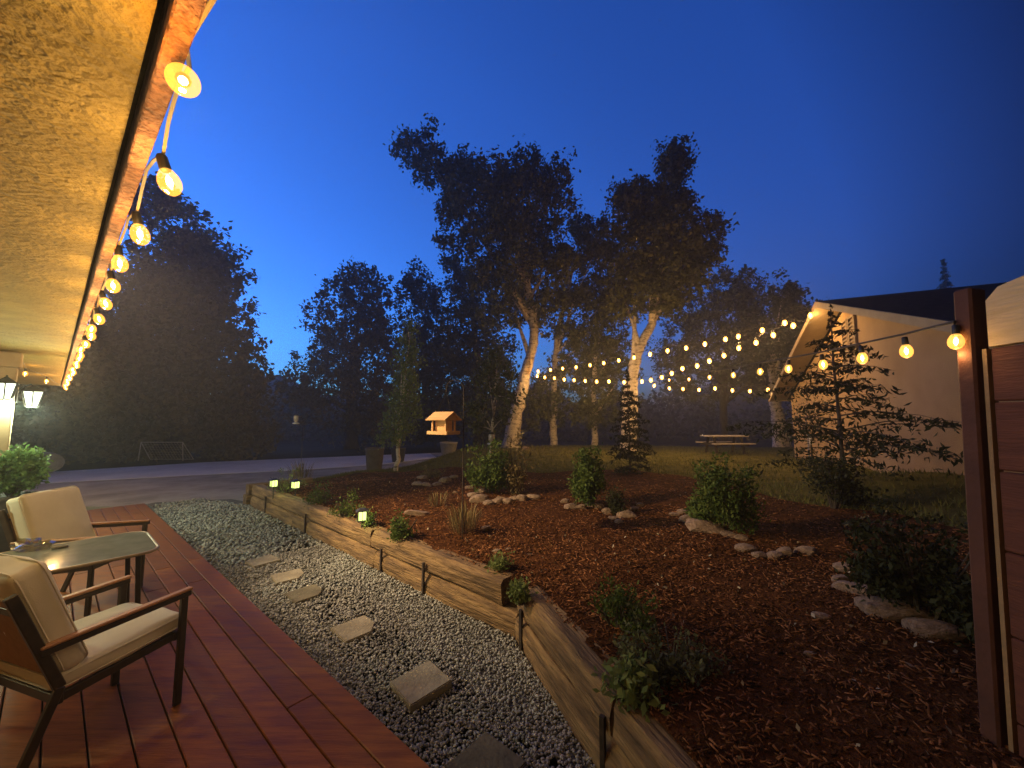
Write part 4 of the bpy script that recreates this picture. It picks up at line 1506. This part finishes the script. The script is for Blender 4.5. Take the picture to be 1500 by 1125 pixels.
tree('oak_tree', 'straight pale-trunked oak between the leaning trunk and the knobbly one, lit by the bulbs', [(810, 657, 11), (811, 610, 10), (812, 560, 8), (815, 500, 7), (830, 430, 6), (845, 370, 4)],
     [(845, 325, 20), (858, 345, 20), (868, 375, 30), (842, 385, 22), (862, 420, 32), (838, 440, 24), (880, 450, 30), (855, 480, 34), (825, 490, 24), (888, 500, 28), (860, 525, 32), (885, 360, 22), (892, 400, 26), (880, 332, 16), (896, 440, 26), (795, 590, 22), (815, 600, 18), (775, 585, 16), (805, 560, 28), (830, 545, 28), (785, 612, 14)],
     23.0, 17000, .22, M['leaf_oak'], M['bark'], nlimb=9)
tree('oak_tree', 'slim pale-trunked oak with low lit leaves just left of the knobbly trunk', [(871, 657, 10), (871, 620, 8), (870, 570, 7), (872, 520, 5)],
     [(870, 590, 26), (848, 600, 18), (892, 598, 18), (872, 560, 28), (900, 560, 24), (900, 520, 26), (868, 612, 14)],
     22.0, 6000, .18, M['leaf_oak'], M['bark'], nlimb=5)
tree('background_tree', 'loose crowned tree standing behind the left side of the leaning oak', [(700, 650, 12), (700, 560, 10), (695, 480, 7)],
     [(660, 392, 16), (672, 410, 22), (690, 420, 26), (700, 450, 36), (682, 470, 30), (700, 500, 38), (680, 530, 36), (720, 520, 34), (690, 565, 36), (735, 560, 34), (710, 600, 34), (670, 590, 26), (745, 600, 22), (720, 630, 26)],
     27.0, 14000, .26, M['leaf_oak'], M['bark_dark'])
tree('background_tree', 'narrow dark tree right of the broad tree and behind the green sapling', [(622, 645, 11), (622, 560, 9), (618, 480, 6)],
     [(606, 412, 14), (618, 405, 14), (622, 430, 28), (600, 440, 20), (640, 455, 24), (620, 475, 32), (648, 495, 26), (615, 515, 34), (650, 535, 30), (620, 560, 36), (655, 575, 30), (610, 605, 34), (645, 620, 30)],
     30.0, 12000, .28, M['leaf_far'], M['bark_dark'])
tree('background_tree', 'broad dark tree beyond the driveway, left of the green sapling', [(515, 655, 18), (515, 590, 15), (520, 500, 10)],
     [(527, 402, 18), (556, 408, 15), (510, 420, 22), (538, 430, 28), (492, 435, 22), (560, 440, 18), (515, 455, 34), (552, 470, 30), (485, 470, 26), (475, 500, 24), (520, 500, 40), (565, 505, 30), (460, 525, 22), (490, 540, 36), (540, 550, 44), (575, 560, 30), (450, 555, 22), (470, 585, 36), (520, 600, 44), (570, 610, 34), (435, 575, 18)],
     28.0, 19000, .27, M['leaf_brown'], M['bark_dark'])
tree('background_tree', 'low spreading tree behind the bulbs, just left of the stucco house gable', [(1060, 650, 12), (1060, 580, 10), (1065, 500, 8)],
     [(1085, 410, 16), (1060, 420, 20), (1105, 430, 22), (1040, 435, 26), (1078, 445, 32), (1110, 455, 24), (1020, 460, 28), (1055, 475, 34), (1000, 495, 28), (1095, 485, 32), (1035, 510, 34), (985, 530, 26), (1075, 525, 36), (1115, 510, 26), (1010, 545, 28), (1050, 560, 32), (1100, 560, 30)],
     27.0, 16000, .25, M['leaf_oak'], M['bark_dark'])
tree('background_tree', 'forked grey-trunked tree half hidden behind the left eave of the stucco house', [(1146, 664, 24), (1142, 625, 19), (1136, 590, 15), (1130, 540, 10), (1138, 500, 8)],
     [(1150, 432, 16), (1160, 450, 18), (1135, 445, 18), (1150, 470, 26), (1120, 480, 24), (1170, 475, 18), (1140, 505, 28), (1110, 520, 24), (1160, 520, 26), (1130, 550, 22)],
     22.0, 9000, .22, M['leaf_far'], M['bark'])
# the dark giant at the left and its neighbours
tree('cypress_tree', 'huge dark evergreen rising behind the porch eave on the left', [(250, 668, 40), (252, 600, 34), (255, 500, 24), (250, 400, 12)],
     [(235, 300, 26), (255, 320, 32), (275, 345, 32), (300, 370, 28), (240, 370, 46), (312, 400, 22), (285, 410, 42), (220, 430, 60), (322, 440, 22), (300, 460, 42), (250, 480, 60), (338, 478, 24), (330, 510, 38), (200, 510, 60), (358, 515, 20), (280, 540, 60), (350, 550, 30), (366, 560, 18), (160, 540, 50), (230, 580, 64), (320, 590, 54), (355, 600, 26), (170, 600, 56), (290, 630, 50), (345, 635, 34), (215, 640, 46), (130, 610, 40), (365, 640, 20)],
     21.0, 44000, .29, M['leaf_brown'], M['bark_dark'], base_z=-.3, nlimb=16)
tree('cypress_tree', 'dark evergreen at far left between the porch post and the huge evergreen', [(95, 672, 26), (95, 600, 20), (100, 540, 10)],
     [(120, 520, 40), (80, 560, 40), (110, 590, 46), (60, 600, 40), (90, 635, 46), (30, 620, 40), (140, 650, 34), (40, 655, 34), (0, 600, 46), (-30, 560, 50), (-10, 640, 40)],
     19.0, 16000, .28, M['leaf_brown'], M['bark_dark'], base_z=-.3)

# green sapling in the bed
Ys = onz(581, 690, -.05).y
tree('sapling', 'slim bright green sapling with a pale thin trunk at the far corner of the bed', [(581, 690, 7), (584, 650, 5), (588, 600, 4), (594, 540, 3), (600, 480, 1.5)],
     [(600, 472, 7), (602, 486, 9), (596, 500, 11), (607, 508, 9), (590, 520, 11), (604, 528, 12), (592, 540, 13), (606, 548, 11), (584, 556, 12), (597, 564, 13), (582, 578, 14), (604, 582, 12), (575, 594, 12), (596, 600, 14), (612, 604, 9), (572, 612, 12), (590, 618, 14), (566, 630, 11), (582, 640, 13), (602, 628, 9), (556, 644, 8)],
     Ys, 3600, .10, M['leaf_bright'], M['bark'], nlimb=16, clump=9, fill=.7)
# slim lit sapling right of the bird feeder, glass feeder on it
Yp = onz(716, 690, .2).y
tree('sapling', 'slender dark sapling with a thin leaning stem left of the leaning oak trunk', [(716, 690, 3.5), (720, 640, 3), (724, 580, 2.6), (727, 540, 2)],
     [(728, 520, 14), (715, 535, 14), (742, 545, 14), (705, 560, 14), (730, 570, 12), (748, 585, 12), (702, 595, 14), (738, 612, 12), (700, 625, 12), (690, 600, 12)],
     Yp, 1600, .11, M['leaf_oak'], M['bark'], nlimb=9, clump=9, fill=.7)
q = atY(720, 634, Yp - .05)
glass_feeder(q, 'glass hummingbird feeder hanging on the slender dark sapling', 1.5)


# ------------------------------------------------------------------ conifers
def conifer(name, label, base, H, Rb, tiers, per, lm, bm_, leaf, nl, rtr, flat=.5, shape=.8, droop=.12, zmin=.12, rag=.35, cat='conifer', group=None, wd=.2):
    t = thing(name, label, cat, base, 0, group)
    tr = MB()
    tr.tube([(0, 0, -.15), (0.01, 0, H * .35), (-.01, 0.01, H * .7), (0, 0, H)], [rtr, rtr * .75, rtr * .45, .006], 8)
    Cs = []
    for i in range(tiers):
        f_ = (i + random.uniform(-.2, .2)) / (tiers - 1)
        z = H * (zmin + (1 - zmin) * max(0, f_))
        Lr = Rb * max(.04, (1 - f_)) ** shape
        a0 = random.uniform(0, 6.28)
        for k in range(per):
            a = a0 + 6.283 * k / per + random.uniform(-.35, .35)
            L = Lr * random.uniform(1 - rag, 1 + rag * .4)
            dx, dy = math.cos(a), math.sin(a)
            tl_ = random.gauss(0, .13)
            zz = z + random.uniform(-.5, .5) * H / tiers
            pts_ = [Vector((dx * L * s, dy * L * s, zz + L * ((.28 + tl_) * s - (.28 + droop) * s * s * 1.1))) for s in (0, .35, .7, 1)]
            tr.tube(pts_, [rtr * .3 + .003, rtr * .2 + .002, .004, .002], 4, cap=False)
            n = max(4, int(nl * L / (Rb * tiers * per)))
            s = rng.uniform(.15, 1.03, n)
            px_ = np.interp(s, [0, .35, .7, 1.03], [p.x for p in pts_])
            py_ = np.interp(s, [0, .35, .7, 1.03], [p.y for p in pts_])
            pz_ = np.interp(s, [0, .35, .7, 1.03], [p.z for p in pts_])
            wdt = L * wd * (1 - (s - .4) ** 2)
            lat = rng.normal(0, 1, n) * wdt
            Cs.append(np.stack([px_ - dy * lat, py_ + dx * lat, pz_ - np.abs(rng.normal(0, .03, n)) - np.abs(lat) * .18], -1))
    tr.build('trunk', bm_, t, world=False)
    C = np.concatenate(Cs)
    V, Q = leaves_np(C, leaf, .33)
    mesh_obj('crown', np_mesh('crown', V, Q), lm, t)
    return t


g = on_terrain(1236, 712)
topz = atY(1206, 452, g.y).z
conifer('layered_conifer', 'young conifer with sparse flat layered branches in front of the stucco house wall', g, topz - g.z, 1.75, 11, 6, M['leaf_conifer'], M['bark_dark'], .10, 9000, .035, shape=1.05, zmin=.14, rag=.65, droop=.02, wd=.25)
g = on_terrain(923, 692)
topz = atY(922, 545, g.y).z
conifer('young_conifer', 'small sparse conifer standing in front of the knobbly oak trunk', g, topz - g.z, .72, 13, 7, M['leaf_conifer'], M['bark_dark'], .10, 6500, .025, zmin=.06)
p = atY(1383, 395, 46)
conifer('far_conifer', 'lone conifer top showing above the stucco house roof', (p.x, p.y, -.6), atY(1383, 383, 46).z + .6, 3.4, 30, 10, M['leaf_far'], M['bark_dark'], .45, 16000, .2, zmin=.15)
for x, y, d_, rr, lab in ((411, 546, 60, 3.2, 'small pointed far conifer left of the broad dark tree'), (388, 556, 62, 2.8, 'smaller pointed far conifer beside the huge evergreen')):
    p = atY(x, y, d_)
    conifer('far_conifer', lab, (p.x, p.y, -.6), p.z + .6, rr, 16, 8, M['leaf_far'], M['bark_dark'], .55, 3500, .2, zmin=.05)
g = on_terrain(1186, 682)
t = thing('bare_sapling', 'thin pale-stemmed bare sapling at the corner of the stucco house', 'sapling', g)
MB().tube([(0, 0, -.1), (.01, 0, .5), (-.01, 0, 1.1), (.03, 0, 1.6)], [.022, .02, .014, .006], 7).build('trunk', M['bark'], t, world=False)
C1 = rng.normal(size=(420, 3)) * np.array([.28, .28, .22]) + np.array([0, 0, 1.35])
V, Q = leaves_np(C1, .08, .4)
mesh_obj('crown', np_mesh('crown', V, Q), M['leaf_conifer'], t)

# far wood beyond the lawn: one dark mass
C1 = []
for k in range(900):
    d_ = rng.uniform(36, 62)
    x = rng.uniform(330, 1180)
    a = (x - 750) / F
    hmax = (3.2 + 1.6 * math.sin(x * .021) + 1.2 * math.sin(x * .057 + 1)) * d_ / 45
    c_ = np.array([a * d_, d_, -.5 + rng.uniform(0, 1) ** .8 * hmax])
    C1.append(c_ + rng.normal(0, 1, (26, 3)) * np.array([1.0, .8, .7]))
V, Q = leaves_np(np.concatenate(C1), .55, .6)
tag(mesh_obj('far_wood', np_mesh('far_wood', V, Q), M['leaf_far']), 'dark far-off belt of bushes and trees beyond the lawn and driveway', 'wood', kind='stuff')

# ------------------------------------------------------------------ yard strings
parts_y = bulb_parts(1.8, M['globe_far'])


def yard_string(P0, P1, pix, label, power, parts_y=None, scale=1.8):
    """bulbs hang in the vertical plane between the two fixing points"""
    st = thing('string_light', label, 'string light', (P0 + P1) / 2, 0, 'string lights across the yard')
    cb = [P0]
    for x, y in pix:
        a, Yr, Zr = ray(x, y)
        # ground-plane intersection of the sight line with the line P0-P1
        dx, dy = P1.x - P0.x, P1.y - P0.y
        den = a * dy - Yr * dx
        t = (P0.x * dy - P0.y * dx) / den
        p = Vector((a * t, Yr * t, HC + Zr * t + .074 * scale))
        add_bulb(st, p, parts_y, power, (random.uniform(-.1, .1), random.uniform(-.1, .1)), .03, scale=scale)
        cb.append(p + Vector((0, 0, .03)))
    cb.append(P1)
    MB().tube(cb, .006, 5).build('cord', M['cable_dark'], st)


parts_s = bulb_parts(.8, M['globe_mid'])
T1A = atY(777, 545, T1Y - .35)
T2A = atY(932, 556, T2Y - .3)
peak = hp(.35, OV + .05, EZ + 6 * RISE - .12)
corner = hp(W_half + .5, OV + .05, EZ - .1)
fpost = Vector((pb.x + .03, pb.y + .055, 1.955))
yard_string(T1A, peak, [(788, 544), (806, 542), (824, 540), (844, 538), (864, 535), (884, 532), (906, 528), (929, 524), (953, 519), (978, 514), (1005, 510), (1032, 504), (1063, 497), (1082, 493), (1116, 484), (1149, 473), (1188, 462)],
            'upper string of glowing bulbs from the leaning oak to the gable peak', YARD_W, parts_y)
yard_string(T1A + Vector((0, 0, -.12)), peak + Vector((0, 0, -.15)), [(787, 551), (798, 553), (812, 554), (826, 556), (841, 557), (857, 558), (874, 559), (892, 559), (914, 560), (940, 559), (954, 557), (969, 553), (984, 547), (1000, 540), (1021, 536), (1039, 529), (1060, 521), (1082, 510), (1107, 502), (1132, 491), (1162, 477)],
            'sagging string of glowing bulbs dipping past the knobbly trunk, then climbing to the gable peak', YARD_W, parts_y)
yard_string(T2A, fpost, [(959, 564), (980, 557), (1009, 556), (1040, 553), (1074, 550), (1114, 545), (1156, 541), (1205, 535), (1263, 526), (1327, 516), (1402, 502)],
            'string of glowing bulbs crossing in front of the stucco house to the red fence post', 1.0, parts_s, .85)
yard_string(T2A + Vector((0, 0, -.1)), corner, [(958, 565), (980, 569), (1000, 570), (1024, 571), (1047, 569), (1073, 572), (1099, 573), (1125, 571)],
            'lowest string of glowing bulbs from the knobbly oak to the stucco house eave corner', YARD_W, parts_y)

# ------------------------------------------------------------------ haze added for the glow round the bulbs
hz = MB().box((0, 0, 11), (312, 312, 26)).build('added_haze_box', None)
tag(hz, 'thin haze added for the glow, partly lens flare, around the string bulbs', kind='stuff')
hm = bpy.data.materials.new('added_glow_haze')
hm.use_nodes = True
hn = hm.node_tree
hn.nodes.remove(hn.nodes['Principled BSDF'])
pv = hn.nodes.new('ShaderNodeVolumePrincipled')
pv.inputs['Color'].default_value = (.92, .91, .92, 1)
pv.inputs['Density'].default_value = .0045
pv.inputs['Anisotropy'].default_value = .55
hn.links.new(pv.outputs['Volume'], hn.nodes['Material Output'].inputs['Volume'])
hz.data.materials.append(hm)

# ------------------------------------------------------------------ dusk sky
wd = bpy.data.worlds.new('World')
scene.world = wd
wd.use_nodes = True
nt = wd.node_tree
bg = nt.nodes['Background']
sky = nt.nodes.new('ShaderNodeTexSky')
sky.sky_type = 'NISHITA'
sky.sun_disc = False
sky.sun_elevation = R(-4.0)
sky.sun_rotation = R(-60)
sky.air_density = 1.0
sky.dust_density = .3
sky.ozone_density = 3.0
mul = nt.nodes.new('ShaderNodeMix')
mul.data_type = 'RGBA'
mul.blend_type = 'MULTIPLY'
mul.inputs['Factor'].default_value = 1
mul.inputs['B'].default_value = (.28, .95, 1.25, 1)
nt.links.new(sky.outputs['Color'], mul.inputs['A'])
# dusk: the light left in the sky is low and ahead; overhead and behind it is nearly night
tc = nt.nodes.new('ShaderNodeTexCoord')
dt = nt.nodes.new('ShaderNodeVectorMath')
dt.operation = 'DOT_PRODUCT'
dt.inputs[1].default_value = Vector((-.34, .92, .05)).normalized()
nt.links.new(tc.outputs['Generated'], dt.inputs[0])
cr = nt.nodes.new('ShaderNodeValToRGB')
el = cr.color_ramp.elements
el[0].position, el[0].color = .0, (.02, .02, .02, 1)
el[1].position, el[1].color = 1.0, (.72, .69, .68, 1)
e = el.new(.45); e.color = (.72, .80, .84, 1)
e = el.new(.22); e.color = (.20, .21, .24, 1)
e = el.new(.75); e.color = (.84, .86, .86, 1)
nt.links.new(dt.outputs['Value'], cr.inputs['Fac'])
mu2 = nt.nodes.new('ShaderNodeMix')
mu2.data_type = 'RGBA'
mu2.blend_type = 'MULTIPLY'
mu2.inputs['Factor'].default_value = 1
nt.links.new(mul.outputs['Result'], mu2.inputs['A'])
nt.links.new(cr.outputs['Color'], mu2.inputs['B'])
nt.links.new(mu2.outputs['Result'], bg.inputs['Color'])
bg.inputs['Strength'].default_value = 20.0

vs_ = scene.view_settings
vs_.view_transform = 'Standard'
vs_.look = 'None'
vs_.exposure = 0
vs_.gamma = 1
scene.cycles.use_denoising = True
scene.cycles.sample_clamp_indirect = 4
scene.cycles.sample_clamp_direct = 0
scene.cycles.max_bounces = 5
scene.cycles.transparent_max_bounces = 16
scene.cycles.use_light_tree = True
